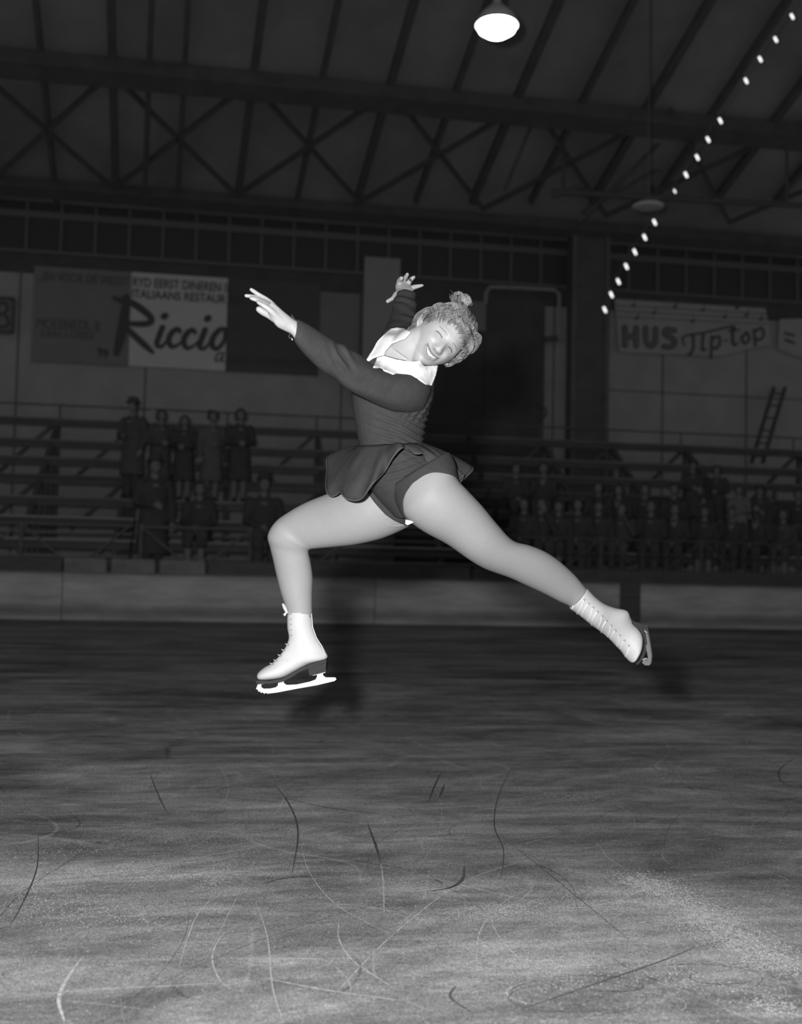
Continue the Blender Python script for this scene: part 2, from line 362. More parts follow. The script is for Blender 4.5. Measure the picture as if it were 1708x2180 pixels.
e = empty('wall_bracket', WY(1150, 880, .2), 'dark round bracket fixed at the door edge', 'bracket')
f = MB(); f.tube([WY(*p, .3) for p in ((1148, 860), (1160, 868), (1164, 880), (1156, 890), (1148, 886))], .03, 8); f.build('bracket_ring', M['steel'], e)
e = empty('steel_pillar', (WY(1245, 1000, .5).x, YW-.6, 0), 'broad dark roof pillar left of the music sign', 'pillar')
p, q = WY(1222, 400, .5), WY(1279, 1000, .5); f = MB(); f.box((p.x, YW-.7, 0), (q.x, YW-.4, EZ-.02)); f.build('pillar_shaft', M['steel'], e)
f = MB(); f.box((p.x-.08, YW-.75, 0), (p.x+.02, YW-.35, EZ-.02)); f.box((q.x-.02, YW-.75, 0), (q.x+.08, YW-.35, EZ-.02)); f.build('flange', M['steel2'], e)
# ------------------------------------------------------------------ roof
def roofpt(px, py, drop=0.0):
    r = ray(px, py); # z = EZ + TH*(YW - y)
    t = (EZ - drop + TH*YW - H)/(r.z + TH*r.y); return CAM + r*t
def RP(x, y, drop=0.0): return Vector((x, y, EZ-drop+TH*(YW-y)))
b = MB(); Y0 = 5.0; a = [RP(wl, YW+.3), RP(wr, YW+.3), RP(wr, Y0), RP(wl, Y0)]
b.add(a+[v+Vector((0, 0, .2)) for v in a], [(0,1,2,3),(7,6,5,4),(0,4,5,1),(1,5,6,2),(2,6,7,3),(3,7,4,0)]); tag(b.build('ceiling', M['roofm']), kind='structure')
nt_ = [30]
def roofbar(p, q, w, h, m='steel'):
    b = MB(); n = Vector((0, TH, 1)).normalized(); b.bar(p, q, w, h, up=n); nt_[0] += 1; return tag(b.build('trim_%d' % nt_[0], M[m]), kind='structure')
for i, px in enumerate((-10, 120, 247, 378, 505, 632, 760, 885, 1005, 1130, 1260, 1390, 1520, 1650, 1790, 1940, 2090)):
    q = roofpt(px, 430, .1); L = (q.y-Y0)/DV.y; w = .14 if i % 2 == 0 else .10
    p = q - DV*L; p.z = EZ-.1+TH*(YW-p.y); roofbar(p, q, w, .16)
q = roofpt(308, 425, .25); p = q - DV*((q.y-Y0)/DV.y); roofbar(p+Vector((.3,0,0)), q, .10, .12)
def chord(py, w, h, drop):
    p = roofpt(300, py, drop); roofbar(Vector((wl, p.y, p.z)), Vector((wr, p.y, p.z)), w, h)
chord(160, .42, .34, .30); chord(418, .34, .24, .22)
# wind bracing between the two chords, one cross to each pair of rafters
for k in range(-1, 7):
    x0, x1 = 242+262*k, 242+262*(k+1)
    def R_(px, top):
        y = (155 if top else 402)+ (px-250)*(.075 if top else .055)
        c = px + ((0 if px > 290 else 0)); return roofpt(px + (px-290)*(.14 if top else 0)*(1 if top else 0), y, .2)
    for s in (0, 1):
        a, c = (x0, x1) if s == 0 else (x1, x0)
        roofbar(R_(a, True), R_(c, False), .085, .08)
# tie rods and hangers below the roof on the right
for (pa, pb, Y, r) in (((1232, 30), (1075, 400), 20.5, .03), ((1199, 120), (1199, 395), 21, .04), ((1674, 60), (1676, 430), 20, .035), ((1180, 408), (1760, 440), 20.5, .06), ((1240, 395), (1180, 415), 20.5, .05), ((1655, 60), (1235, 470), 20.8, .045), ((1600, 250), (1240, 450), 21.5, .04)):
    b = MB(); b.tube([at_Y(*pa, Y), at_Y(*pb, Y)], r, 8); nt_[0] += 1; tag(b.build('trim_%d' % nt_[0], M['steel']), kind='structure')
# ------------------------------------------------------------------ lamps
em = bpy.data.materials.new('lit_lamp'); em.use_nodes = True; bb = em.node_tree.nodes['Principled BSDF']
bb.inputs['Emission Color'].default_value = (1, 1, 1, 1); bb.inputs['Emission Strength'].default_value = 9
def lamp(px, py, dd, R, lit, label):
    c = at_d(px, py, dd); e = empty('pendant_lamp', c, label, 'ceiling lamp')
    b = MB(); n = 28; prof = [(R, 0), (R*.96, .05*R/.22), (R*.75, .12*R/.22), (R*.35, .20*R/.22), (R*.18, .24*R/.22), (R*.15, .42*R/.22), (.015, .45*R/.22)]
    b.rings([[c+Vector((r*math.cos(2*math.pi*k/n), r*math.sin(2*math.pi*k/n), z)) for k in range(n)] for r, z in prof], cap=False)
    b.build('shade', M['pole'] if lit else M['steel'], e, True)
    b = MB(); b.rings([[c+Vector((r*math.cos(2*math.pi*k/n), r*math.sin(2*math.pi*k/n), z)) for k in range(n)] for r, z in (((R*.93, .01), (R*.86, -.05), (R*.55, -.10), (R*.1, -.12)) if lit else ((R*1.25, .01), (R*1.25, -.004), (R*.8, -.012), (R*.1, -.016)))])
    b.build('diffuser', em if lit else M['sign_white'], e, True)
    top = RP(c.x, c.y, .0); b = MB(); b.tube([c+Vector((0, 0, .4*R/.22)), top], .012, 6); b.build('cord', M['steel'], e)
    return c
c1 = lamp(1058, 55, 11.5, .23, True, 'bright glowing pendant lamp hanging high above the skater')
c2 = lamp(1380, 440, 17, .20, False, 'unlit pendant lamp beside the slanting string of lights')
# hanging string of small tube bulbs
pts = [(1287,657),(1301,625),(1316,597),(1333,565),(1351,534),(1372,503),(1393,471),(1414,438),(1436,405),(1460,370),(1484,333),(1507,295),(1533,255),(1560,212),(1588,170),(1618,124),(1651,82),(1686,33),(1722,-16)]
e = empty('string_of_lights', at_d(1287, 657, 21), 'slanting string of small lit tube bulbs rising over the music sign to the roof', 'string lights')
em2 = em.copy(); em2.name = 'lit_small_bulb'; em2.node_tree.nodes['Principled BSDF'].inputs['Emission Strength'].default_value = 1.3
n = len(pts); P3 = []
for i, (a, b_) in enumerate(pts): P3.append(at_d(a, b_, 21-5.5*i/(n-1)))
b = MB(); b.tube([p+Vector((0, .04, .09)) for p in P3], .008, 6); b.build('cord', M['steel'], e)
for i, p in enumerate(P3):
    if i in (7, 13): continue
    s = p.y/20.0; tl = (RI*-.115 + UP*.28 + FH*.05).normalized(); b = MB()
    hw = .068*s*(1.0 if i != 8 else .75); b.tube([p-tl*hw, p+tl*hw*.6], .025*s*(1 if i != 8 else .7), 10); b.build('bulb', em2, e, True)
    b = MB(); b.tube([p+tl*hw*.7, p+tl*hw*1.45], .03*s, 8); b.build('bulb_socket', M['steel'], e)
# ------------------------------------------------------------------ signs on the wall
def text_mb(s, p, q, hgt, m, parent, name='lettering', bold=.02, shear=0.0, gap=1.0, off=.02):
    """block letters from the wall point p to q (same height), cap height hgt"""
    cu = bpy.data.curves.new('t', 'FONT'); cu.body = s; cu.extrude = .006; cu.offset = bold; cu.shear = shear; cu.space_character = gap
    o = bpy.data.objects.new('t', cu); C.objects.link(o); dg = bpy.context.evaluated_depsgraph_get(); dg.update()
    me = bpy.data.meshes.new_from_object(o.evaluated_get(dg)); bpy.data.objects.remove(o)
    xs = [v.co.x for v in me.vertices]; ys = [v.co.y for v in me.vertices]; x0, x1 = min(xs), max(xs)
    k = (q.x-p.x)/(x1-x0); ky = hgt/.70; off_ = wloc(parent)
    for v in me.vertices:
        c = v.co.copy(); v.co = Vector((p.x+(c.x-x0)*k, p.y-off-c.z, p.z+c.y*ky))-off_
    me.materials.clear(); me.materials.append(m); me.update(); o = bpy.data.objects.new(name, me); C.objects.link(o); o.parent = parent; return o
def stroke(mb, pts, w, off=.02, Yd=None, n=5):
    """brush stroke through pixel points on the sign's face, width in pixels"""
    Yd = Yd if Yd is not None else SO
    P = cat([(p[0], p[1], (p[2] if len(p) > 2 else w)) for p in pts], n)
    W3 = [(WY(p[0], p[1], Yd+off), p[2]*.5*(YW/FP)) for p in P]
    k0 = len(mb.v); mb.tube([a for a, r in W3], [max(r, .004) for a, r in W3], 8)
    y0 = YW-Yd-off
    for v in mb.v[k0:]: v.y = y0 + (v.y-y0)*.12
SO = .10
def panel(x0, y0, x1, y1, m, parent, name):
    b = MB(); p, q = WY(x0, y0, SO), WY(x1, y1, SO); b.box((p.x, YW-SO, p.z), (q.x, YW-.02, q.z)); return b.build(name, m, parent)
e = empty('advertising_banner', WY(375, 790, SO), 'wide three-part wall banner with the big brush-lettered Riccio, pale in the middle', 'banner')
zt, zb = WY(280, 579, SO).z, WY(280, 779, SO).z
def pan2(xa, xb, m, name, dt=0, db=0):
    b = MB(); b.box((WY(xa, 680, SO).x, YW-SO, zb+db), (WY(xb, 690, SO).x, YW-.02, zt+dt)); return b.build(name, m, e)
pan2(69, 276.5, M['sign_grey'], 'left_panel'); pan2(277, 482.5, M['sign_white'], 'middle_panel'); pan2(483, 680, M['sign_black'], 'right_panel')
def T(s, x0, y0, x1, hpx, m, **k):
    p = WY(x0, y0, SO); q = WY(x1, y0, SO); return text_mb(s, p, Vector((q.x, p.y, p.z)), hpx*YW/FP, m, e, **k)
# y0 is the baseline at the left end
T('...EN VOOR DE WEDST', 80, 597, 276, 19, M['ink2'], bold=0); T('RYD EERST DINEREN I', 283, 609.5, 481, 19, M['ink'], bold=.012)
T('N', 484, 622, 493, 19, M['wood_dark'], bold=.012)
T('ITALIAANS RESTAUR', 281, 633.5, 481, 18, M['ink'], bold=.012); T('ANT', 485, 647, 520, 18, M['wood_dark'], bold=.012)
T('MOLENSTR. 8', 78, 698, 212, 21, M['ink2'], bold=0); T('DEN 117053', 87, 717, 199, 15, M['ink2'], bold=0)
b = MB()
stroke(b, [(243, 634, 8), (258, 640, 12), (272, 637, 10)], 11)                    # R: flag of the stem
stroke(b, [(270, 633, 14), (264, 680, 20), (256, 720, 19), (248, 752, 13)], 18)   # stem
stroke(b, [(262, 636, 12), (290, 650, 15), (318, 672, 14), (321, 686, 13), (300, 690, 13), (268, 688, 10)], 14)   # bowl
stroke(b, [(266, 694, 10), (290, 718, 14), (312, 738, 13), (325, 750, 8)], 13)   # leg
stroke(b, [(346, 697, 12), (339, 715, 12), (334, 733, 11), (344, 738, 8), (356, 724, 5)], 11); stroke(b, [(349, 674, 14), (352, 672, 14)], 14, n=2)
stroke(b, [(383, 706, 9), (378, 700, 10), (366, 708, 12), (359, 724, 12), (366, 738, 10), (382, 732, 6), (390, 722, 4)], 10)
stroke(b, [(415, 708, 9), (410, 702, 10), (398, 710, 12), (391, 726, 12), (398, 741, 10), (414, 735, 6), (422, 726, 4)], 10)
stroke(b, [(437, 702, 12), (430, 720, 12), (425, 738, 11), (435, 742, 8), (446, 730, 5)], 11); stroke(b, [(441, 679, 14), (444, 677, 14)], 14, n=2)
stroke(b, [(478, 700, 8), (468, 702, 11), (455, 716, 12), (451, 732, 12), (459, 743, 10), (470, 736, 9), (479, 720, 9), (479, 700, 8)], 10)
b.build('big_script_lettering', M['ink'], e)
b = MB(); stroke(b, [(212, 744, 8), (216, 750, 7), (211, 759, 3)], 6); stroke(b, [(224, 746, 8), (228, 752, 7), (222, 762, 3)], 6); b.build('quotation_mark', M['ink'], e)
b = MB(); stroke(b, [(494, 685, 7), (496, 692, 6), (491, 700, 3)], 6); stroke(b, [(505, 686, 7), (507, 693, 6), (502, 701, 3)], 6); b.build('quotation_mark', M['wood_dark'], e)
b = MB(); stroke(b, [(476, 751, 3), (466, 752, 4), (459, 762, 4), (461, 769, 4), (470, 763, 3), (477, 751, 3), (472, 768, 4), (479, 770, 2)], 4); b.build('small_script_lettering', M['ink'], e)
b = MB()
for i, x in enumerate((492, 506, 520, 548, 562, 576, 590, 604, 618, 632, 646)): stroke(b, [(x, 758+.05*(x-490), 3), (x-4, 770+.05*(x-490), 3), (x+4, 771+.05*(x-490), 3), (x+7, 758+.05*(x-490), 2)], 3)
b.build('small_script_lettering', M['wood_dark'], e)
e2 = empty('light_wall_board', WY(726, 775, .08), 'plain pale rectangular board right of the dark part of the Riccio banner', 'board')
p, q = WY(684, 622, .08), WY(767, 775, .08); b = MB(); b.box((p.x, YW-.06, p.z), (q.x, YW-.02, q.z)); b.build('board_sheet', M['sign_grey'], e2)
b = MB(); b.bar((q.x, YW-.08, p.z), (q.x, YW-.08, q.z), .07); b.build('edge_batten', M['steel'], e2)
# framed sign cut by the left edge
e = empty('framed_sign', WY(0, 706, SO), 'small framed sign with a large 8 at the left end of the wall', 'sign')
p, q = WY(-48, 632, SO), WY(27, 708, SO); b = MB(); b.box((p.x, YW-SO, p.z), (q.x, YW-.02, q.z)); b.build('sign_plate', M['sign_grey'], e)
b = MB()
for a, c in (((p.x, p.z), (q.x, p.z)), ((p.x, q.z), (q.x, q.z)), ((p.x, p.z), (p.x, q.z)), ((q.x, p.z), (q.x, q.z))): b.bar((a[0], YW-SO-.02, a[1]), (c[0], YW-SO-.02, c[1]), .07)
b.build('frame', M['steel'], e)
b = MB(); stroke(b, [(4, 645), (14, 648), (15, 660), (8, 668), (16, 678), (16, 692), (4, 696), (-8, 692), (-8, 678), (0, 668), (-7, 660), (-6, 648), (4, 645)], 6); b.build('numeral', M['ink'], e)
# music sign
e = empty('music_sign', WY(1470, 760, SO), 'pale sign with music staves reading HUS Tip-top, right of the dark pillar', 'sign')
ol = [(1308, 637), (1629, 657), (1642, 733), (1530, 759), (1318, 750)]
b = MB(); b.poly([WY(*p, SO) for p in ol], Vector((0, .06, 0))); b.build('sign_plate', M['sign_white2'], e)
SO = .13
b = MB()
for (ya, yb) in ((650, 668), (662, 679), (674, 690)): stroke(b, [(1314, ya, 1.6), (1632, yb, 1.6)], 1.6, n=2)
b.build('stave_line', M['ink2'], e)
b = MB()
for x, y in ((1349, 651), (1393, 666), (1438, 652), (1357, 677), (1497, 660), (1475, 684), (1544, 675), (1590, 671), (1621, 679), (1570, 655)):
    stroke(b, [(x-2, y+1, 6), (x+2, y-1, 6)], 6, n=2); stroke(b, [(x+3, y, 1.5), (x+3, y-11, 1.5)], 1.5, n=2)
b.build('music_note', M['ink'], e)
b = MB()
def dbl(pts, w=13, wi=5):
    stroke(b, pts, w, off=.02); stroke(b2, pts, wi, off=.04)
b2 = MB()
for s in ([(1331, 697), (1331, 735)], [(1355, 698), (1355, 736)], [(1331, 716), (1355, 717)], [(1375, 699), (1376, 726), (1385, 736), (1395, 728), (1396, 700)], [(1436, 703), (1420, 702), (1416, 711), (1428, 718), (1438, 727), (1430, 738), (1414, 738)]): dbl(s)
b.build('block_lettering', M['ink'], e); b2.build('lettering_core', M['sign_grey'], e)
b = MB()
for s in ([(1458, 736, 4), (1454, 722, 5), (1462, 714, 5), (1500, 708, 5), (1560, 695, 5), (1563, 705, 5)], [(1476, 712, 7), (1477, 740, 6), (1470, 754, 7), (1466, 754, 6)], [(1498, 712, 7), (1496, 745, 6), (1504, 742, 4)],
          [(1516, 716, 6), (1514, 762, 6)], [(1517, 722, 5), (1530, 716, 6), (1534, 730, 6), (1524, 742, 6), (1516, 738, 5)], [(1545, 725, 5), (1547, 725, 5)], [(1560, 700, 7), (1562, 733, 7), (1572, 730, 4)], [(1553, 705, 4), (1575, 702, 4)],
          [(1590, 708, 6), (1580, 720, 7), (1586, 731, 6), (1596, 722, 6), (1592, 708, 6)], [(1606, 702, 6), (1609, 736, 6)], [(1608, 706, 5), (1622, 698, 6), (1627, 712, 6), (1618, 724, 6), (1609, 720, 5)]): stroke(b, s, 6)
b.build('script_lettering', M['ink'], e)
SO = .10
e = empty('arrow_sign', WY(1700, 770, SO), 'pale angular sign with two slanting dark bars at the right end of the wall', 'sign')
b = MB(); b.poly([WY(*p, SO) for p in ((1660, 680), (1830, 676), (1860, 730), (1800, 790), (1725, 770), (1656, 743))], Vector((0, .06, 0))); b.build('sign_plate', M['sign_white2'], e)
b = MB(); SO = .13; stroke(b, [(1672, 709, 6), (1690, 714, 6)], 6); stroke(b, [(1673, 723, 6), (1691, 730, 6)], 6); b.build('bar_mark', M['ink'], e); SO = .10
# ------------------------------------------------------------------ bleachers
NR = 7; YR = [YB+5.3-.62*i for i in range(NR)]; ZR = [at_Y(150, y, YR[i]).z for i, y in enumerate((893, 938, 975, 1013, 1058, 1100, 1147))]
def bleacher(px0, px1, label, posts, skip=()):
    x0 = at_Y(px0, 1050, YR[3]).x; x1 = at_Y(px1, 1050, YR[3]).x
    e = empty('bleacher', ((x0+x1)/2, YR[3], 0), label, 'bleacher', 'rows of open plank benches')
    for i in range(NR):
        if i in skip: continue
        b = MB(); b.box((x0, YR[i]-.15, ZR[i]-.04), (x1, YR[i]+.15, ZR[i])); b.build('seat_plank', M['wood_mid'], e)
        b = MB(); b.box((x0, YR[i]-.13, ZR[i]-.17), (x1, YR[i]-.10, ZR[i]-.042)); b.build('apron_board', M['wood_dark'], e)
        if i > 4:
            b = MB(); b.box((x0, YR[i]-.36, ZR[i]-.31), (x1, YR[i]-.19, ZR[i]-.27)); b.build('foot_plank', M['wood_mid'], e)
    for px in posts:
        x = at_Y(px, 1050, YR[3]).x
        b = MB()
        for i in range(NR): b.box((x-.05, YR[i]-.05, 0), (x+.05, YR[i]+.05, ZR[i]-.045))
        b.build('post', M['steel'], e)
        b = MB(); b.bar((x, YR[-1], ZR[-1]-.12), (x, YR[0], ZR[0]-.12), .10); b.build('stringer', M['steel'], e)
        b = MB(); b.bar((x-.06, YR[0], ZR[0]-.1), (x-1.3, YR[0], ZR[0]-1.3), .07); b.build('diagonal_brace', M['steel'], e)
        b = MB(); b.bar((x-.06, YR[3], ZR[3]-.1), (x-1.0, YR[3], ZR[3]-1.0), .06); b.build('diagonal_brace', M['steel'], e)
        b = MB(); b.tube([(x, YR[0]+.25, ZR[0]), (x, YR[0]+.25, ZR[0]+.32)], .02, 8); b.build('rail_post', M['steel2'], e)
    b = MB(); b.tube([(x0, YR[0]+.25, ZR[0]+.32), (x1, YR[0]+.25, ZR[0]+.32)], .018, 8); b.build('back_rail', M['steel2'], e)
    for i in (3, 5, 6):
        if i in skip: continue
        b = MB(); b.tube([(x0, YR[i]-.19, ZR[i]-.02), (x1, YR[i]-.19, ZR[i]-.02)], .022, 8); b.build('edge_pipe', M['pipe'] if i > 3 else M['frame'], e)
    return e
bleacher(-330, 299, 'leftmost open plank bleacher, empty, left of the group of standing people', (-150, 85, 268))
bleacher(306, 1030, 'middle open plank bleacher, with five people standing along it behind the bent leg', (480, 690, 900))
bleacher(1042, 2000, 'rightmost open plank bleacher, crowded with seated people', (1215, 1370, 1540, 1800))
# braced fence and kickboards in front of the benches
YF = YB+1.0
def fence(pa, pb, label, mt='steel2'):
    x0, x1 = at_Y(pa, 1150, YF).x, at_Y(pb, 1150, YF).x; zt_ = at_Y(400, 1124, YF).z
    e = empty('braced_fence', ((x0+x1)/2, YF, 0), label, 'fence', 'braced fences in front of the benches')
    b = MB(); b.tube([(x0, YF, zt_), (x1, YF, zt_)], .022, 8); b.build('top_rail', M[mt], e)
    n = max(1, round((x1-x0)/1.95)); w = (x1-x0)/n
    for k in range(n):
        a = x0+k*w; b = MB(); b.tube([(a, YF, zt_), (a+w/2, YF, .85)], .02, 8); b.build('diagonal_rod', M[mt], e); b = MB(); b.tube([(a+w/2, YF, .85), (a+w, YF, zt_)], .02, 8); b.build('diagonal_rod', M[mt], e)
        b = MB(); b.tube([(a, YF, 0), (a, YF, zt_+.03)], .03, 8); b.build('post', M[mt], e)
fence(-220, 45, 'braced pipe fence at the far left edge, below the empty benches'); fence(45, 275, 'braced pipe fence below the empty left benches'); fence(300, 760, 'braced pipe fence in front of the people at the left, behind the bent leg')
fence(1060, 1900, 'long braced pipe fence in front of the crowd at the right', 'wood_dark')
YK = YB+.55; kz = at_Y(400, 1193, YK).z
for i, (pa, pb, mm, lb) in enumerate(((-200, 132, 'wood_dark', 'dark kickboard at the far left, just behind the rink board'), (136, 226, 'kick', 'shortest pale kickboard, leftmost of the three pale ones behind the rink board'), (238, 329, 'kick', 'pale kickboard, middle of the three pale ones behind the rink board'),
        (341, 436, 'kick', 'pale kickboard, rightmost of the three pale ones behind the rink board'), (447, 1000, 'wood_dark', 'long dark kickboard behind the bent front leg'), (1010, 1960, 'wood_dark', 'long dark kickboard below the crowd at the right'))):
    x0, x1 = at_Y(pa, 1200, YK).x, at_Y(pb, 1200, YK).x; b = MB(); b.box((x0, YK, 0), (x1, YK+.04, kz)); e = empty('kickboard', ((x0+x1)/2, YK, 0), lb, 'kickboard', 'kickboards behind the rink boards'); b.build('board', M[mm], e)
    b = MB(); b.box((x0-.03, YK+.041, 0), (x0+.05, YK+.12, kz-.04)); b.build('batten', M['wood_dark'], e); b = MB(); b.box((x1-.05, YK+.041, 0), (x1+.03, YK+.12, kz-.04)); b.build('batten', M['wood_dark'], e)
# ladder leaning on the right benches
e = empty('leaning_ladder', at_Y(1600, 960, YR[0]+.1), 'dark narrow ladder leaning on the wall above the right benches', 'ladder')
for d in (0, 24):
    b = MB(); b.bar(at_Y(1600+d, 985, YR[0]+.05), at_Y(1648+d, 825, YW-.15), .07); b.build('rail', M['steel'], e)
for k in range(6):
    t = (k+.5)/6; a = at_Y(1600, 985, YR[0]+.05).lerp(at_Y(1648, 825, YW-.15), t); c = at_Y(1624, 985, YR[0]+.05).lerp(at_Y(1672, 825, YW-.15), t); b = MB(); b.bar(a, c, .04); b.build('rung', M['steel'], e)
# ------------------------------------------------------------------ spectators
V = Vector
skin_s = mat('spectator_skin', .32, .6); 
def cloth(v, nm): return mat(nm, v, .85, .15, 6, bump=.3, bscale=25)
coats = [cloth(.115, 'black_coat'), cloth(.15, 'charcoal_coat'), cloth(.20, 'dark_grey_coat'), cloth(.27, 'grey_coat')]
hairs = [mat('black_hair', .11, .5, .2, 30), mat('dark_hair', .14, .5, .2, 30), mat('fair_hair', .2, .5, .2, 30)]
stock = mat('stockings', .30, .7); trous = mat('dark_trousers', .12, .8); shoe_m = mat('dark_shoes', .10, .4); scarf_m = mat('white_scarf', .55, .8)
def caps(mb, pts, rad, seg=10):
    mb.tube([V(p) for p in pts], list(rad), seg)
def ell(mb, c, rx, ry, rz, n=14):
    c = V(c); R = []
    for i in range(1, n):
        a = math.pi*i/n; R.append([c+V((rx*math.sin(a)*math.cos(t), ry*math.sin(a)*math.sin(t), -rz*math.cos(a))) for t in [2*math.pi*k/16 for k in range(16)]])
    mb.rings(R)
def protos(pose, coat_len, hair, hat, legs, arms):
    """a figure facing -Y; stand: feet at the origin; sit: seat at the origin"""
    sit = pose == 'sit'; hz = .12 if sit else .93                     # hip centre
    e = bpy.data.objects.new('person', None); C.objects.link(e)
    sh = hz+.50; hy = 0 if not sit else -.02
    B = MB()
    caps(B, [(0, hy, hz), (0, hy, hz+.2), (0, hy+.01, sh-.06), (0, hy, sh)], (.13, .11, .14, .09), 14)
    caps(B, [(0, hy, sh), (0, hy-.02, sh+.12)], (.06, .052)); hc = V((0, hy-.035, sh+.215))
    ell(B, hc, .073, .088, .112); ell(B, hc+V((0, -.02, -.05)), .055, .07, .062)
    ell(B, hc+V((0, -.092, -.015)), .014, .02, .026)                  # nose
    for s in (-1, 1): ell(B, hc+V((s*.075, .005, -.01)), .012, .02, .03); ell(B, hc+V((s*.036, -.068, -.035)), .024, .02, .024)
    def leg(s):
        if sit: return [(s*.09, 0, hz-.02), (s*.10, -.42, hz-.01), (s*.10, -.47, hz-.44), (s*.10, -.49, hz-.47)], (.085, .062, .042, .04), (s*.10, -.50, hz-.50)
        return [(s*.08, 0, hz-.03), (s*.085, -.01, .48), (s*.085, .02, .10), (s*.085, .0, .06)], (.085, .058, .042, .04), (s*.085, -.02, .04)
    def arm(s, k):
        a = V((s*.19, hy, sh-.04))
        if k == 'down': return [a, a+V((s*.06, .02, -.28)), a+V((s*.05, -.10, -.52))]
        if k == 'front': return [a, a+V((s*.06, -.04, -.27)), V((s*.05, hy-.24, sh-.34))]
        if k == 'lap': return [a, a+V((s*.05, -.08, -.27)), V((s*.07, -.32, hz+.10))]
        if k == 'face': return [a, a+V((s*.06, -.12, -.24)), V((s*.06, hy-.20, sh+.08))]
    LP = []
    for s in (-1, 1):
        p, r, f = leg(s); caps(B, p, r); LP.append((p, r, f))
        A = arm(s, arms[0 if s < 0 else 1]); caps(B, A, (.05, .04, .026)); h = A[2]; d = (A[2]-A[1]).normalized()
        caps(B, [h, h+d*.07], (.026, .034)); pr = d.cross(V((0, 1, 0))); pr = (pr if pr.length > .1 else V((1, 0, 0))).normalized()
        for j in range(4): caps(B, [h+d*.07+pr*(.021*(j-1.5)), h+d*(.11, .12, .115, .10)[j]*1.25+pr*(.026*(j-1.5))+V((0, -.01, -.012))], (.011, .009), 6)
        caps(B, [h+d*.03+pr*.03, h+d*.08+pr*.062], (.012, .010), 6)
    me = apply_remesh(B, .009, 3); me.materials.append(skin_s); me.polygons.foreach_set('use_smooth', [True]*len(me.polygons)); o = bpy.data.objects.new('body', me); C.objects.link(o); o.parent = e
    def piece(mb, nm, m, vox=.012, it=3):
        me = apply_remesh(mb, vox, it); me.materials.append(m); me.polygons.foreach_set('use_smooth', [True]*len(me.polygons)); o = bpy.data.objects.new(nm, me); C.objects.link(o); o.parent = e; return o
    K = MB()                                                         # the coat
    R = []
    bot = hz-.02 if sit else hz-.93+coat_len
    prof = [(sh+.035, .075, .075), (sh-.01, .16, .10), (sh-.07, .205, .125), (sh-.2, .195, .14), (hz+.12, .185, .14), (hz, .20, .15)] + ([(hz-.10, .21, .16)] if sit else [(bot+.25, .215, .165), (bot, .24, .18)])
    for z, rx, ry in prof: R.append([V((rx*math.cos(t)*(1+.03*math.sin(5*t)*(z < hz)), hy+ry*math.sin(t), z)) for t in [2*math.pi*k/24 for k in range(24)]])
    K.rings(R)
    for s in (-1, 1):
        A = arm(s, arms[0 if s < 0 else 1]); caps(K, [A[0], A[1], A[1].lerp(A[2], .95)], (.078, .066, .048))
        if sit: caps(K, [(s*.09, 0, hz), (s*.105, -.44, hz), (s*.105, -.46, hz-.16)], (.115, .10, .09))
    caps(K, [(-.07, hy-.05, sh+.03), (0, hy-.09, sh-.02), (.07, hy-.05, sh+.03)], (.03, .03, .03))
    piece(K, 'coat', coats[0])
    L = MB()
    for p, r, f in LP: caps(L, p[1 if legs == 'stockings' else 0:3], [x+.012+(.02 if legs == 'trousers' else 0) for x in r[1 if legs == 'stockings' else 0:3]])
    piece(L, legs, stock if legs == 'stockings' else trous)
    for p, r, f in LP:
        s_ = MB(); caps(s_, [V(f)+V((0, .05, 0)), V(f)+V((0, -.06, -.005)), V(f)+V((0, -.14, -.01))], (.042, .04, .03)); piece(s_, 'shoe', shoe_m, .012, 2)
    Hh = MB(); rr = .018 if hair != 'curly' else .03
    ell(Hh, hc+V((0, .022, .022)), .080+rr*.5, .090+rr*.4, .105+rr*.4)
    if hair == 'bob':
        for s in (-1, 1): caps(Hh, [hc+V((s*.078, .01, .05)), hc+V((s*.088, .01, -.03)), hc+V((s*.078, .01, -.085))], (.03, .034, .028))
        caps(Hh, [hc+V((-.06, .07, -.03)), hc+V((.06, .07, -.03))], (.045, .045)); caps(Hh, [hc+V((-.05, -.06, .085)), hc+V((.05, -.06, .085))], (.02, .02))
    if hair == 'curly':
        for k in range(26):
            a = random.uniform(0, math.pi); z = random.uniform(-.03, .12); rd = .098*math.sqrt(max(.05, 1-(z/.15)**2)); ell(Hh, hc+V((rd*math.cos(a), rd*math.sin(a)*.9+.01, z)), .03, .03, .03, 8)
    # open the front of the hair so that the face shows
    me = apply_remesh(Hh, .008, 2); bm = bmesh.new(); bm.from_mesh(me)
    for v in bm.verts:
        q = v.co-hc
        if q.y < -.02 and q.z < .062: v.co.y = hc.y + max(q.y, -.02 - (.05 if abs(q.x) > .062 else 0)); 
    bm.to_mesh(me); bm.free(); me.materials.append(hairs[0]); me.polygons.foreach_set('use_smooth', [True]*len(me.polygons)); o = bpy.data.objects.new('hair', me); C.objects.link(o); o.parent = e
    if hat:
        T_ = MB(); c = hc+V((0, .015, .07)); R = []
        for r, z in ((.13, -.005), (.135, .004), (.095, .015), (.092, .06), (.082, .095), (.04, .105)): R.append([c+V((r*math.cos(t), r*1.1*math.sin(t), z)) for t in [2*math.pi*k/24 for k in range(24)]])
        T_.rings(R); piece(T_, 'hat', coats[1], .008, 1)
    for ch in e.children:
        for sl in ch.material_slots: m_ = sl.material; sl.link = 'OBJECT'; sl.material = m_
    return e
PR = {}
PR['man'] = protos('stand', .42, 'short', True, 'trousers', ('front', 'down'))
PR['woman'] = protos('stand', .40, 'bob', False, 'stockings', ('front', 'front'))
PR['curly'] = protos('stand', .38, 'curly', False, 'stockings', ('down', 'front'))
PR['sitman'] = protos('sit', 0, 'short', False, 'trousers', ('lap', 'lap'))
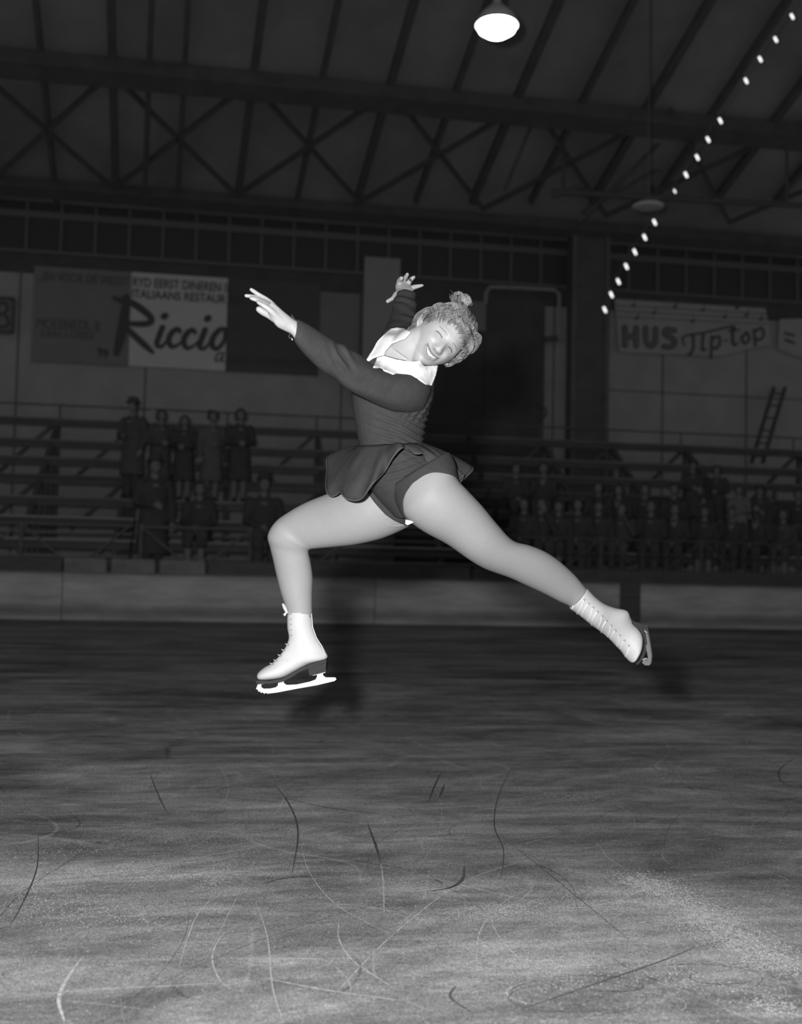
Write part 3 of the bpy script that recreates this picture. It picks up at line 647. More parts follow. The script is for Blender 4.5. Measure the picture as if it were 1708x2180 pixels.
PR['sitwoman'] = protos('sit', 0, 'bob', False, 'stockings', ('lap', 'lap'))
PR['sithat'] = protos('sit', 0, 'short', True, 'trousers', ('lap', 'down'))
PR['sitface'] = protos('sit', 0, 'short', False, 'trousers', ('lap', 'face'))
used = set()
def person(kind, px, head_py, row, label, coat=0, hair=0, s=1.0, turn=0, scarf=False, zz=None, group='spectators on the benches'):
    src = PR[kind]
    if kind in used:
        r = src.copy(); C.objects.link(r)
        for k in ('label', 'category', 'group'):
            if k in r: del r[k]
        for ch in list(src.children):
            if ch.name.startswith('scarf'): continue
            c_ = ch.copy(); C.objects.link(c_); c_.parent = r
    else: r = src; used.add(kind)
    sitting = kind.startswith('sit'); Y = (YR[row]-.03) if row is not None else YF+.25
    hp = at_Y(px, head_py, Y); zrow = ZR[row] if row is not None else 0
    if zz is not None: zrow = zz
    hh = (.835 if sitting else 1.645)
    if not sitting: s = (hp.z-zrow)/hh
    r.location = (hp.x, Y, zrow+.002); r.rotation_euler = (0, 0, math.radians(turn)+math.atan2(-hp.x, Y)*1.0); r.scale = (s, s, s)
    tag(r, label, 'person', group)
    for ch in r.children:
        b_ = ch.name.split('.')[0]
        if b_ in ('coat', 'hat'): ch.material_slots[0].material = coats[coat] if b_ == 'coat' else coats[min(3, coat)]
        if b_ == 'hair': ch.material_slots[0].material = hairs[hair]
    if scarf:
        t = MB(); z = (.12 if sitting else .93)+.47; t.tube([V((-.05, -.085, z+.06)), V((0, -.16, z-.10)), V((.05, -.085, z+.06))], [.018, .022, .018], 8)
        me = bpy.data.meshes.new('scarf'); me.from_pydata([tuple(v) for v in t.v], [], t.f); me.materials.append(scarf_m); o = bpy.data.objects.new('scarf', me); C.objects.link(o); o.parent = r
    return r
person('man', 285, 866, 4, 'man in a brimmed hat, leftmost of the five standing in a row', 1, 0, turn=-35, zz=ZR[4])
person('woman', 343, 885, 4, 'woman with a dark bob in charcoal, standing beside the man in the hat', 1, 0, turn=15, zz=ZR[4])
person('woman', 394, 897, 4, 'fair-haired woman in black, middle of the five standing in a row', 0, 1, zz=ZR[4], turn=-10)
person('curly', 453, 888, 4, 'woman with curly dark hair in a grey coat, standing fourth from the left', 2, 0, zz=ZR[4], turn=10)
person('woman', 512, 884, 4, 'woman in a black coat with folded hands, rightmost of the five standing people', 0, 0, zz=ZR[4], turn=8)
person('man', 330, 992, None, 'man in a long black coat standing lowest, in front of the woman in charcoal', 0, 0, zz=.62, turn=10)
person('sitwoman', 426, 1062, 6, 'woman with dark hair in a black coat seated low behind the fence at the left', 0, 0, 1.1, turn=-8)
person('sithat', 562, 1040, 6, 'broad person in a dark hat and black coat seated behind the bent knee', 0, 0, 1.25, turn=5)
RT = [('sitman', 1097, 1035, 4, 'fair faced man in black, highest seated head right beside the dark doorway', 0, 0), ('sitwoman', 1157, 1050, 4, 'woman with a pale collar, seated highest above the trailing knee', 0, 0),
('sitman', 1274, 1092, 5, 'bare-headed man in black seated left of the long-faced dark-haired woman', 0, 1), ('sitwoman', 1319, 1090, 5, 'long-faced woman with dark hair in the third row below the dark pillar', 0, 0),
('sitman', 1373, 1105, 5, 'man seated right under the bleacher post at the right', 0, 0), ('sitface', 1325, 1130, 6, 'man with a hand at his face, below the long-faced woman', 1, 0), ('sitman', 1435, 1080, 5, 'round faced man seated beside the right bleacher post', 0, 0),
('sitman', 1116, 1146, 6, 'dim figure in black in the lowest row, leftmost of the right crowd', 0, 0), ('sitface', 1151, 1146, 6, 'pale-faced man, second from the left in the lowest right row', 0, 0), ('sitwoman', 1190, 1148, 6, 'small dark-haired person in the lowest row, just above the trailing knee', 0, 0),
('sitman', 1230, 1148, 6, 'pale faced man in the lowest row above the trailing shin', 0, 0), ('sithat', 1275, 1150, 6, 'person in a dark hat in the lowest row above the white boot top', 0, 0), ('sitman', 1386, 1150, 6, 'man in black in the lowest row directly above the gap in the rink boards', 0, 0),
('sitman', 1437, 1152, 6, 'man with a white collar in the lowest row, hands in his lap', 0, 0), ('sitwoman', 1500, 1150, 6, 'dark-haired person in the lowest row between the two white-collared men', 0, 0), ('sitman', 1560, 1150, 6, 'man with a bright white scarf in the lowest row at the right', 0, 0),
('sitman', 1613, 1146, 6, 'man with a narrow white collar in the lowest row near the right edge', 0, 0), ('sitwoman', 1668, 1150, 6, 'dark-haired person in the lowest row at the right edge', 1, 0), ('sitman', 1700, 1090, 5, 'person in dark clothes in the second row, cut by the right edge', 0, 0),
('sitwoman', 1640, 1095, 5, 'dark-haired woman in the second row near the right edge', 0, 0), ('sithat', 1490, 1095, 5, 'person in a hat in the second row below the two standing men', 0, 0)]
wc = {1157, 1319, 1437, 1560, 1613}
for k, px, py, row, lb, co, ha in RT: person(k, px, py, row, lb, co, ha, random.uniform(.96, 1.04), random.uniform(-20, 15), scarf=px in wc)
person('man', 1475, 992, 5, 'man in a dark hat standing highest in the right crowd', 0, 0, turn=10)
person('curly', 1527, 1002, 5, 'curly-haired person in black standing in the right crowd beside the man in the hat', 0, 0, turn=-10)
person('woman', 1574, 1044, 6, 'woman in a grey coat standing in the right crowd, the palest coat there', 3, 1, turn=-5)
person('man', 1617, 1046, 6, 'man in a hat and black coat standing right of the grey-coated woman', 0, 0, turn=12)
# ------------------------------------------------------------------ the skater
def sec(mb, secs, n=5, seg=64, part=None, grow=0.0):
    """loft through cross-sections (left x,y, right x,y, distance, half depth in metres)"""
    R = []
    for q in cat([tuple(s) for s in secs], n):
        a, b = at_d(q[0], q[1], q[4]), at_d(q[2], q[3], q[4]); c = (a+b)/2; u = (b-a)/2; u = u*(1+grow/u.length); v = FW*(q[5]+grow)
        R.append([c + u*math.cos(t) + v*math.sin(t) for t in [2*math.pi*k/seg for k in range(seg)]])
    mb.rings(R); return R
def dig(mb, pts, seg=10):
    """finger: (x, y, distance, radius px)"""
    P = cat([tuple(p) for p in pts], 4); mb.tube([at_d(p[0], p[1], p[2]) for p in P], [p[3]*p[2]/FP for p in P], seg)
L_front = [(790,985,905,1085,3.64,.085),(775,1012,878,1114,3.66,.088),(745,1032,820,1142,3.66,.085),(700,1052,760,1157,3.63,.082),(655,1070,706,1163,3.58,.075),(620,1089,674,1166,3.54,.068),(588,1112,659,1168,3.51,.062),
  (572,1140,655,1172,3.51,.056),(577,1165,656,1182,3.52,.053),(583,1190,660,1200,3.53,.054),(590,1222,664,1230,3.54,.053),(600,1262,663,1264,3.54,.045),(611,1295,663,1302,3.54,.038),(616,1325,664,1330,3.54,.038)]
L_trail = [(955, 965, 835, 1040, 3.531, 0.1), (966, 990, 850, 1075, 3.506, 0.1), (972, 1020, 864, 1100, 3.494, 0.098), (993, 1044, 903, 1130, 3.5, 0.094), (1025, 1078, 953, 1157, 3.525, 0.088), (1058, 1118, 1000, 1190, 3.556, 0.08), (1091, 1152, 1035, 1210, 3.593, 0.072), (1128, 1163, 1085, 1228, 3.636, 0.066), (1160, 1176, 1120, 1244, 3.674, 0.064), (1190, 1196, 1155, 1260, 3.711, 0.058), (1222, 1225, 1190, 1278, 3.748, 0.047), (1246, 1253, 1215, 1290, 3.773, 0.04), (1265, 1275, 1240, 1310, 3.785, 0.04)]
TORSO = [(838,716,900,768,3.58,.055),(818,716,912,788,3.59,.075),(797,738,924,800,3.60,.095),(776,768,921,826,3.60,.112),(760,800,919,850,3.60,.118),(752,832,912,872,3.60,.115),(756,880,905,892,3.60,.105),
  (763,918,901,918,3.60,.098),(769,948,899,944,3.60,.098),(774,978,925,972,3.60,.112),(778,1005,948,1000,3.60,.122),(790,1035,940,1040,3.59,.115),(815,1068,905,1075,3.59,.085),(845,1098,880,1100,3.59,.05)]
ARM_N = [(620,677,612,703,3.22,.020),(631,683,623,715,3.23,.024),(654,694,646,746,3.26,.036),(697,721,684,784,3.31,.043),(729,740,711,801,3.34,.045),(762,757,748,829,3.38,.047),(797,780,780,848,3.42,.052),(838,797,820,867,3.465,.056),(872,801,850,875,3.495,.06),(898,808,878,877,3.53,.062),(915,822,896,876,3.57,.06),(915,838,900,872,3.60,.05)]
ARM_F = [(846,616,878,612,3.98,.022),(845,626,881,624,3.96,.03),(841,650,884,650,3.90,.038),(833,678,883,680,3.82,.044),(825,697,882,706,3.73,.05),(815,716,888,736,3.65,.06)]
NECK = [(826,738,890,786,3.555,.06),(842,722,895,774,3.54,.058),(858,708,902,766,3.53,.056),(876,700,915,756,3.52,.056),(895,690,935,748,3.52,.055)]
HEADC = at_d(935.5, 722, 3.52)
hs = 657.0
s_ax = (RI*.62 - UU*.78).normalized(); u_ax = (RI*.78 + UU*.62).normalized(); cam_ax = -FW
psi = math.radians(19)
n_ax = (cam_ax*math.cos(psi) + s_ax*math.sin(psi)).normalized()           # the way the face looks
x_ax = (s_ax*math.cos(psi) - cam_ax*math.sin(psi)).normalized()
HM = Matrix((x_ax, -n_ax, u_ax)).transposed()                              # local x, y (back), z (crown)
HI = HM.inverted()
def hl(x, y, z): return HEADC + HM @ Vector((x, y, z))
def gs(x, s): return math.exp(-(x/s)**2)
def sst(t): t = max(0, min(1, t)); return t*t*(3-2*t)
def mouth(x, z):
    """mouth coordinate: u across, w height above the smile line; top lip line and bottom lip line"""
    u = x/.0285; base = -.0565 + .0065*u*u; top = base; bot = base - .0135*max(0, 1-u*u); return u, top, bot
def head_pt(n):
    x, y, z = n
    zz = z*(.118 if z > 0 else .116); t = max(0, -zz/.116)
    wx = .074*(1-.40*t**2.0); px = x*wx*(1.0+.06*gs(zz+.03, .03)); front = .090*(1-.02*t); back = .098*(1-.45*sst((t-.1)/.8))
    py = y*(front if y < 0 else back)
    if y < 0:
        f = sst(-y*1.6); ax = abs(px)
        py -= f*.006*gs(px, .05)*gs(zz-.05, .05)
        # nose
        rg = sst((.012-zz)/.045)*sst((zz+.0515)/.010); py -= .027*rg*gs(px, .0105+.004*rg)*(1 if zz < .01 else 0+sst((.022-zz)/.012))
        py -= .010*gs(ax-.013, .007)*gs(zz+.037, .007)
        # eye sockets, lids, brows
        py += .0115*gs(ax-.031, .017)*gs(zz-.001, .012); py -= .0065*gs(ax-.031, .013)*gs(zz-.0005, .0075)
        py -= .0045*gs(ax-.030, .022)*gs(zz-.021, .008)
        # smiling cheeks and folds
        py -= .0105*gs(ax-.040, .019)*gs(zz+.031, .019); py += .0035*gs(ax-.030-.35*(-.045-zz), .006)*sst((-zz-.035)/.01)*sst((zz+.075)/.01)
        # lips around an open mouth, chin
        u, tp, bt = mouth(px, zz)
        if abs(u) < 1.5:
            e = sst((1.25-abs(u))/.4)
            py -= e*.0055*gs(zz-tp-.0035, .0045); py -= e*.0065*gs(zz-bt+.005, .005)
            py -= .004*gs(px, .03)*gs(zz+.062, .02)
            if abs(u) < 1 and bt < zz < tp: py += .0045*min(1, min(tp-zz, zz-bt)/.002)
        py -= .009*gs(px, .02)*gs(zz+.101, .014)
        py += .005*gs(px, .03)*gs(zz+.084, .007)
    return (px, py, zz)
HB = MB(); NU, NVV = 150, 130; vs = []; fs = []
for j in range(1, NVV):
    a = math.pi*j/NVV
    for i in range(NU):
        t = 2*math.pi*i/NU; vs.append(hl(*head_pt((math.sin(a)*math.cos(t), math.sin(a)*math.sin(t), -math.cos(a)))))
for j in range(NVV-2):
    for i in range(NU): k = (i+1) % NU; fs.append((j*NU+i, j*NU+k, (j+1)*NU+k, (j+1)*NU+i))
fs.append(tuple(range(NU-1, -1, -1))); fs.append(tuple((NVV-2)*NU+i for i in range(NU)))
HB.add(vs, fs)
for s in (-1, 1):                                                          # ears: rim, lobe, inner bowl
    rim = [hl(s*(.076+.012*math.sin(math.pi*k/9)**.5+.003), .012+.015*math.cos(math.pi*(k/9)*1.25-.5)+.008, .024-.054*(k/9)) for k in range(10)]
    HB.tube(rim, [.0045]*10, 8)
    HB.tube([hl(s*.076, .018, .018), hl(s*.078, .020, -.005), hl(s*.075, .012, -.026)], [.008, .008, .006], 8)
HAND_N = MB()
sec(HAND_N, [(626,680,618,710,3.225,.022),(617,673,605,704,3.215,.021),(601,660,590,696,3.20,.018),(590,650,579,682,3.19,.015),(578,642,570,668,3.18,.012)], 4, 20)
dig(HAND_N, [(594,664,3.213,5.5),(580,648,3.207,6.0),(566,637,3.205,5.8),(550,627,3.205,5.2),(535,616.5,3.205,4.4)])
dig(HAND_N, [(594,668,3.205,5.5),(578,653,3.195,6.0),(562,642,3.19,5.6),(545,633,3.185,5.0),(524,629.5,3.185,4.2)])
dig(HAND_N, [(596,675,3.20,5.5),(579,658,3.185,6.2),(565,648,3.18,5.8),(550,640,3.175,5.2),(535,635,3.175,4.4)])
dig(HAND_N, [(606,690,3.205,9),(592,677,3.19,8.2),(577,662,3.172,6.8),(562,651,3.165,5.6),(549,643.5,3.165,4.0)])
dig(HAND_N, [(606,693,3.225,7),(592,684,3.222,8.2),(574,671.5,3.21,8.2),(560,664,3.20,8.0),(551.5,658.5,3.195,7.2)])
HAND_F = MB()
sec(HAND_F, [(846,628,880,624,3.97,.022),(842,614,876,612,4.0,.022),(843,604,876,606,4.02,.018),(850,596,872,601,4.03,.014)], 4, 20)
dig(HAND_F, [(849,622,3.97,6),(842,627,3.95,5.4),(836,635,3.93,4.6),(825.5,641.5,3.92,4.4)])
dig(HAND_F, [(850,606,4.02,6),(850,598,4.0,5.6),(855,592.5,3.97,5.0)])
dig(HAND_F, [(858,604,4.02,5.6),(861,595,4.03,5.2),(865.5,588,4.04,4.6),(867.5,584,4.04,4.0)])
dig(HAND_F, [(867,607,4.02,5.6),(872,599,4.01,5.2),(877.5,593,4.0,4.6),(881.5,590,4.0,3.8)])
dig(HAND_F, [(872,617,3.99,6.5),(880,612,3.98,5.8),(890,609.5,3.97,4.6),(899.5,607.5,3.97,3.2)])
root = empty('person', at_d(640, 1470, 3.54), 'smiling figure skater in a short dark dress and white collar leaping with arms spread', 'person')
PARTS = {'lf': MB(), 'lt': MB(), 'torso': MB(), 'an': MB(), 'af': MB(), 'neck': MB()}
sec(PARTS['lf'], L_front); sec(PARTS['lt'], L_trail); sec(PARTS['torso'], TORSO, seg=72); sec(PARTS['an'], ARM_N); sec(PARTS['af'], ARM_F); sec(PARTS['neck'], NECK)
PARTS['head'] = HB; PARTS['hn'] = HAND_N; PARTS['hf'] = HAND_F
def boot_rings(shrink=0):
    return [(612,1297,664.5,1306,3.54,.040),(611.5,1318,665.5,1321,3.54,.039),(612,1338,668,1337,3.54,.038),(615,1357,676,1358,3.54,.037),(610,1373,686,1374,3.54,.037),(603,1385,693.5,1387,3.54,.037),(594,1397,696,1402,3.54,.037),
            (587,1404,660,1413,3.54,.038),(578,1413,632,1427,3.54,.041),(566,1419,606,1441,3.54,.043),(556,1426,582,1446,3.54,.040),(549,1433,562,1447.5,3.54,.030),(547,1439,551,1447,3.54,.015)]
BR2 = [(1249, 1253, 1213, 1294, 3.779, 0.042), (1267, 1272, 1238, 1312, 3.791, 0.041), (1286, 1286, 1260, 1330, 3.804, 0.041), (1309, 1294, 1276, 1343, 3.822, 0.042), (1335, 1300, 1290, 1354, 3.841, 0.042), (1343, 1316, 1302, 1365, 3.853, 0.041), (1350, 1329, 1312, 1376, 3.86, 0.042), (1362, 1342, 1322, 1386, 3.86, 0.044), (1368, 1358, 1330, 1397, 3.853, 0.044), (1366, 1380, 1337, 1405, 3.841, 0.04), (1358, 1398, 1343, 1410, 3.835, 0.028), (1351, 1407, 1347, 1411, 3.829, 0.012)]
for k, r in (('lf', boot_rings()), ('lt', BR2)):                            # feet inside the boots
    sec(PARTS[k], [(a+(c-a)*.08, b+(d_-b)*.08, c-(c-a)*.08, d_-(d_-b)*.12, e_, f_*.78) for a, b, c, d_, e_, f_ in r[1:-1]], 3, 20)
ALL = MB()
for p in PARTS.values(): ALL.add(p.v, p.f)
body_me = apply_remesh(ALL, .0030, 5, .5)
kd = KDTree(sum(len(p.v) for p in PARTS.values())); lab = []
for k, p in PARTS.items():
    for v in p.v: kd.insert(v, len(lab)); lab.append(k)
kd.balance()
VC = [v.co.copy() for v in body_me.vertices]; VN = [v.normal.copy() for v in body_me.vertices]
vlab = [lab[kd.find(v)[1]] for v in VC]; VPX = [pix(v) for v in VC]
FA = [tuple(p.vertices) for p in body_me.polygons]
# body tone: skin, lips, brows, eyes, teeth; crease, nostril and mouth-gap shade painted in
def tone(v, l):
    if l in ('lf', 'lt'): return .40
    sk = .50
    if l == 'head':
        q = HI @ (v-HEADC); x, y, z = q
        if y < -.03:
            ax = abs(x); c = sk
            def mix(c, t, k): k = max(0, min(1, k)); return c*(1-k)+t*k
            c = mix(c, .54, .8*gs(ax-.040, .018)*gs(z+.03, .018))
            u, tp, bt = mouth(x, z)
            if abs(u) < 1.3:
                e = sst((1.18-abs(u))/.15)
                c = mix(c, .36, e*sst((tp+.006-z)/.002)*sst((z-bt+.009)/.002)*.75)
                if bt < z < tp and abs(u) < 1: c = .66 if (z > bt+.0020 and abs(u) < .84) else .15
                c = mix(c, .17, e*max(gs(z-tp, .0017), gs(z-bt, .0018))*.9)
            ez = .001-.0035*((ax-.031)/.014)**2; ee = sst((.0155-abs(ax-.031))/.003)
            c = mix(c, .05, ee*gs(z-ez, .0020)); c = mix(c, .38, .6*ee*gs(z-ez-.0062, .0014)); c = mix(c, .40, .6*ee*gs(z-ez+.0065, .0016))  # lid crease and under-eye shade are put into the skin tone
            c = mix(c, .27, .9*sst((.020-abs(ax-.032))/.006)*gs(z-.0185+.12*abs(ax-.026), .0022))
            if y < -.085: c = mix(c, .20, .8*gs(ax-.0072, .0030)*gs(z+.0455, .0018))
            return c
    return sk
def face_mesh():
    """the body, with the face divided once more for its features"""
    bm = bmesh.new(); bm.from_mesh(body_me)
    es = [e for e in bm.edges if all((HI @ (v.co-HEADC)).y < -.02 and (HI @ (v.co-HEADC)).length < .135 for v in e.verts)]
    bmesh.ops.subdivide_edges(bm, edges=es, cuts=1, use_grid_fill=True)
    me = bpy.data.meshes.new('body'); bm.to_mesh(me); bm.free()
    ca = me.color_attributes.new('tone', 'FLOAT_COLOR', 'POINT'); cols = []
    for v in me.vertices:
        l = lab[kd.find(v.co)[1]]; t = tone(v.co, l); cols += [t, t, t, 1]
    ca.data.foreach_set('color', cols)
    off = wloc(root)
    for v in me.vertices: v.co -= off
    me.polygons.foreach_set('use_smooth', [True]*len(me.polygons)); return me
mskin = mat('skin', .5, .48, attr='tone', spec=.45)
me = face_mesh(); me.materials.append(mskin); body = bpy.data.objects.new('body', me); C.objects.link(body); body.parent = root
def garment(name, ok, off, m, thick=.002, smooth_edge=12, wr=None, snap=None):
    """cloth that follows the body: the surface moved out by off wherever ok(i) holds"""
    sel = [all(ok(i) for i in f) for f in FA]; idx = {}; vs = []; fs = []
    for s, f in zip(sel, FA):
        if s:
            for i in f:
                if i not in idx:
                    idx[i] = len(vs); o_ = max(.0025, off + (wr(i) if wr else 0)); vs.append(VC[i] + VN[i]*o_)
            fs.append([idx[i] for i in f])
    # ease the stepped edge
    from collections import defaultdict
    cnt = defaultdict(int)
    for f in fs:
        for a, b in zip(f, f[1:]+f[:1]): cnt[(min(a, b), max(a, b))] += 1
    nb = defaultdict(list)
    for (a, b), c in cnt.items():
        if c == 1: nb[a].append(b); nb[b].append(a)
    for _ in range(smooth_edge):
        new = {k: (vs[k]*.4 + (vs[n[0]]+vs[n[1]])*.3) for k, n in nb.items() if len(n) == 2}
        for k, v in new.items(): vs[k] = v
    o = mesh_obj(name, vs, fs, m, root, True)
    so = o.modifiers.new('thickness', 'SOLIDIFY'); so.thickness = thick; so.offset = 0
    return o
dress = mat('dark_knit_dress', .058, .85, .10, 25, bump=.25, bscale=120, spec=.15)
trim_m = mat('dress_edge', .10, .8)
tights_m = mat('pale_stretch_tights', .37, .55, .02, 60, spec=.3)
fur = mat('white_plush_collar', .88, .9, .04, 60, bump=.25, bscale=60)
# skin left bare by the neckline
NECKL = [(819,757),(821,747),(834,732),(850,725),(862,722),(874,707),(890,690),(940,700),(940,775),(904,779),(893,768),(872,769),(846,765)]
def wrinkle(i):
    """knit folds round the waist and at the elbow"""
    x, y, d = VPX[i]; v = VC[i]
    w = 0
    if vlab[i] == 'torso':
        k = gs((y-915), 48)*sst((x-765)/90)
        w += k*.0042*math.sin((y - .42*(x-760) - .0016*(x-830)**2)*.40 + 2*noise.noise(v*9))
        w += .003*gs((y-1003), 30)*math.sin((y+.32*(x-850)+.0012*(x-850)**2)*.42+1.5*noise.noise(v*8))
        k2 = gs(x-885, 30)*gs(y-870, 26); w += k2*.004*math.sin((x+.6*y)*.42)
    if vlab[i] == 'an':
        w += .0065*gs(x-728, 20)*gs(y-765, 40)*math.sin((x-.5*y)*.28+3*noise.noise(v*8)) + .003*gs(x-800, 55)*math.sin((y-.30*x)*.16+2*noise.noise(v*5))
    if vlab[i] == 'af':
        w += .0032*math.sin((y-.25*x-.006*(x-860)**2)*.30+4*noise.noise(v*9))*(.4+.6*sst(noise.noise(v*14)+.5))
    return w
COL_A = [(874,708),(860,700),(846,698),(832,701),(818,713),(804,727),(795,744),(780,768),(785,770),(793,763.5),(803,760),(818,756),(821,747),(834,732),(850,725),(862,722)]
def in_dress(i):
    x, y, d = VPX[i]; l = vlab[i]
    if l in ('head', 'hn', 'hf'): return False
    if l in ('lf', 'lt'): return False
    if l == 'an' and x < 629: return False
    if l == 'af': 
        # the cuff ends in a point towards the camera side
        return y > 618 + .35*abs(x-862) - (0)
    if l == 'neck' and d < 3.60 : return False
    if l == 'torso' and inpoly(x, y, NECKL) and d < 3.62: return False
    if l == 'neck': return not inpoly(x, y, NECKL) and y > 730
    if l in ('torso', 'af') and d < 3.75 and all(inpoly(x+a, y+b, COL_A) for a, b in ((5, 0), (-5, 0), (0, 5), (0, -5))): return False
    if l == 'torso': return y < 1052
    return True
d_o = garment('dress_bodice', in_dress, .005, dress, wr=wrinkle, smooth_edge=10)
BRF = [(764,950),(905,950),(1000,985),(975,1022),(955,1012),(932,1008),(917,1009),(903,1015),(880,1031),(866,1052),(861,1070),(864,1094),(868,1100),(876,1114),(864,1117),(838,1107),(819,1095),(800,1074),(779,1047),(755,1020)]
def in_briefs(i):
    x, y, d = VPX[i]
    return vlab[i] in ('torso', 'lf', 'lt') and inpoly(x, y, BRF)
garment('briefs', in_briefs, .0062, dress, wr=wrinkle, smooth_edge=25)
def in_tights(i):
    x, y, d = VPX[i]
    if vlab[i] == 'lf': return y < 1316
    if vlab[i] == 'lt': return (x-1231)*.74+(y-1273)*.67 < 5
    return vlab[i] == 'torso' and y > 970
garment('tights', in_tights, .0018, tights_m, .001)
COL_B = [(803,762),(795,782),(809,785),(819,791),(837,798),(850,796),(872,799.5),(888,806),(906,819),(919,821),(927,800),(932,778),(904,779),(893,769),(872,770),(846,766),(818,757.5)]
def in_col(P):
    def f(i):
        x, y, d = VPX[i]; return vlab[i] in ('torso', 'neck', 'an', 'af') and inpoly(x, y, P) and (d < 3.62 or vlab[i] != 'neck')
    return f
from mathutils.bvhtree import BVHTree
from mathutils.geometry import delaunay_2d_cdt
bvb = BVHTree.FromPolygons(VC, FA)
def drape(P, name):
    """a soft collar piece lying on the shoulders inside the outline P"""
    B_ = []; n = len(P)
    for i in range(n):
        a, b = P[i], P[(i+1) % n]; L = math.hypot(b[0]-a[0], b[1]-a[1]); m_ = max(1, int(L/3))
        B_ += [(a[0]+(b[0]-a[0])*k/m_, a[1]+(b[1]-a[1])*k/m_) for k in range(m_)]
    I_ = [(x, y) for x in np.arange(770, 940, 3.0) for y in np.arange(690, 830, 3.0) if inpoly(x, y, P) and min(math.hypot(x-q[0], y-q[1]) for q in B_) > 1.8]
    pts = [Vector(q) for q in B_+I_]; nb_ = len(B_)
    r = delaunay_2d_cdt(pts, [], [list(range(nb_))], 1, 1e-4); pv, fs = r[0], r[2]
    D0 = []
    for q in pv:
        h = bvb.ray_cast(CAM, ray(q.x, q.y).normalized()); D0.append((h[0]-CAM).dot(FW) if h[0] else None)
    ok_ = [d for d in D0 if d is not None]
    for i, d in enumerate(D0):
        if d is None or d > 3.75:
            D0[i] = min(((pv[i]-pv[j]).length, D0[j]) for j in range(len(pv)) if D0[j] is not None and D0[j] <= 3.75 and j != i)[1] + .004
    nbs = [set() for _ in pv]
    for f in fs:
        for a, b in zip(f, list(f[1:])+[f[0]]): nbs[a].add(b); nbs[b].add(a)
    D = [d-.016 for d in D0]
    for _ in range(14): D = [min(D0[i]-.014, .4*D[i]+.6*sum(D[j] for j in nbs[i])/len(nbs[i])) if nbs[i] else D[i] for i in range(len(D))]
    o = mesh_obj(name, [at_d(q.x, q.y, d) for q, d in zip(pv, D)], [list(f) for f in fs], fur, root, True)
    so = o.modifiers.new('thickness', 'SOLIDIFY'); so.thickness = .007; so.offset = 0
drape(COL_A, 'collar'); drape(COL_B, 'collar')
# peplum skirt: waist ring to hem ring
HEM = [(697,973,.10),(691,1008,.03),(700,1040,-.03),(706,1057,-.06),(722,1048,-.10),(742,1060,-.13),(758,1066,-.15),(776,1055,-.17),(798,1026,-.18),(818,1004,-.17),(838,972,-.19),(855,954,-.19),(868,957,-.165),(884,966,-.175),(902,966,-.16),(918,983,-.15),(939,983,-.14),
       (952,1005,-.10),(972,1024,-.06),(982,1010,-.04),(984,1028,-.01),(1007,1001,.05),(985,985,.10),(950,972,.18),(900,975,.22),(840,985,.23),(780,985,.22),(725,975,.17)]
nh = len(HEM); SEG = 168; hp = [np.array(h) for h in HEM]
def loop_cat(P, t):
    k = int(t*len(P)) % len(P); f = t*len(P)-int(t*len(P)); a, b, c, d = (P[(k+o) % len(P)] for o in (-1, 0, 1, 2))
    return .5*((2*b)+(-a+c)*f+(2*a-5*b+4*c-d)*f*f+(-a+3*b-3*c+d)*f**3)
WAI = []
for h in HEM:
    th = math.atan2(-(h[2]+.0), (h[0]-838)/110.0*.12); WAI.append(np.array((834+68*math.cos(th), 946-3*math.cos(th), -.112*math.sin(th))))
sv = []; NR_ = 12
for j in range(NR_+1):
    s = j/NR_
    for i in range(SEG):
        t = i/SEG; a = loop_cat(WAI, t); b = loop_cat(hp, t); c = a*(1-s)+b*s
        bulge = math.sin(math.pi*s); rip = s*s*.009*math.sin(2*math.pi*t*10+3*s)
        p = at_d(c[0], c[1]-10*bulge*(.6), 3.6+c[2]*(1+.12*bulge)); ctr = at_d(838, 960, 3.6); o_ = (p-ctr); o_.z *= .3; sv.append(p+o_.normalized()*rip)
sf = [(j*SEG+i, j*SEG+(i+1) % SEG, (j+1)*SEG+(i+1) % SEG, (j+1)*SEG+i) for j in range(NR_) for i in range(SEG)]
sk = mesh_obj('skirt', sv, sf, dress, root, True); so = sk.modifiers.new('thickness', 'SOLIDIFY'); so.thickness = .004; so.offset = 0
hm = MB(); edge = sv[NR_*SEG:]; hm.tube(edge+edge[:1], .0026, 6, False); o = hm.build('hem_binding', trim_m, sk, True)
# small white label at the seat and loose thread on the thigh
tg = MB(); tg.poly([at_d(*p, 3.44) for p in ((864,1106),(876,1109),(881,1112),(868,1118),(863,1115))], FW*.004); tg.build('fabric_tag', mat('white_tag', .9, .6), root)
th_ = MB(); th_.tube([at_d(p[0], p[1], 3.562) for p in cat([(825,1100),(821,1107),(827,1116),(842,1120),(860,1117)], 5)], .00035, 5); th_.build('loose_thread', fur, root)
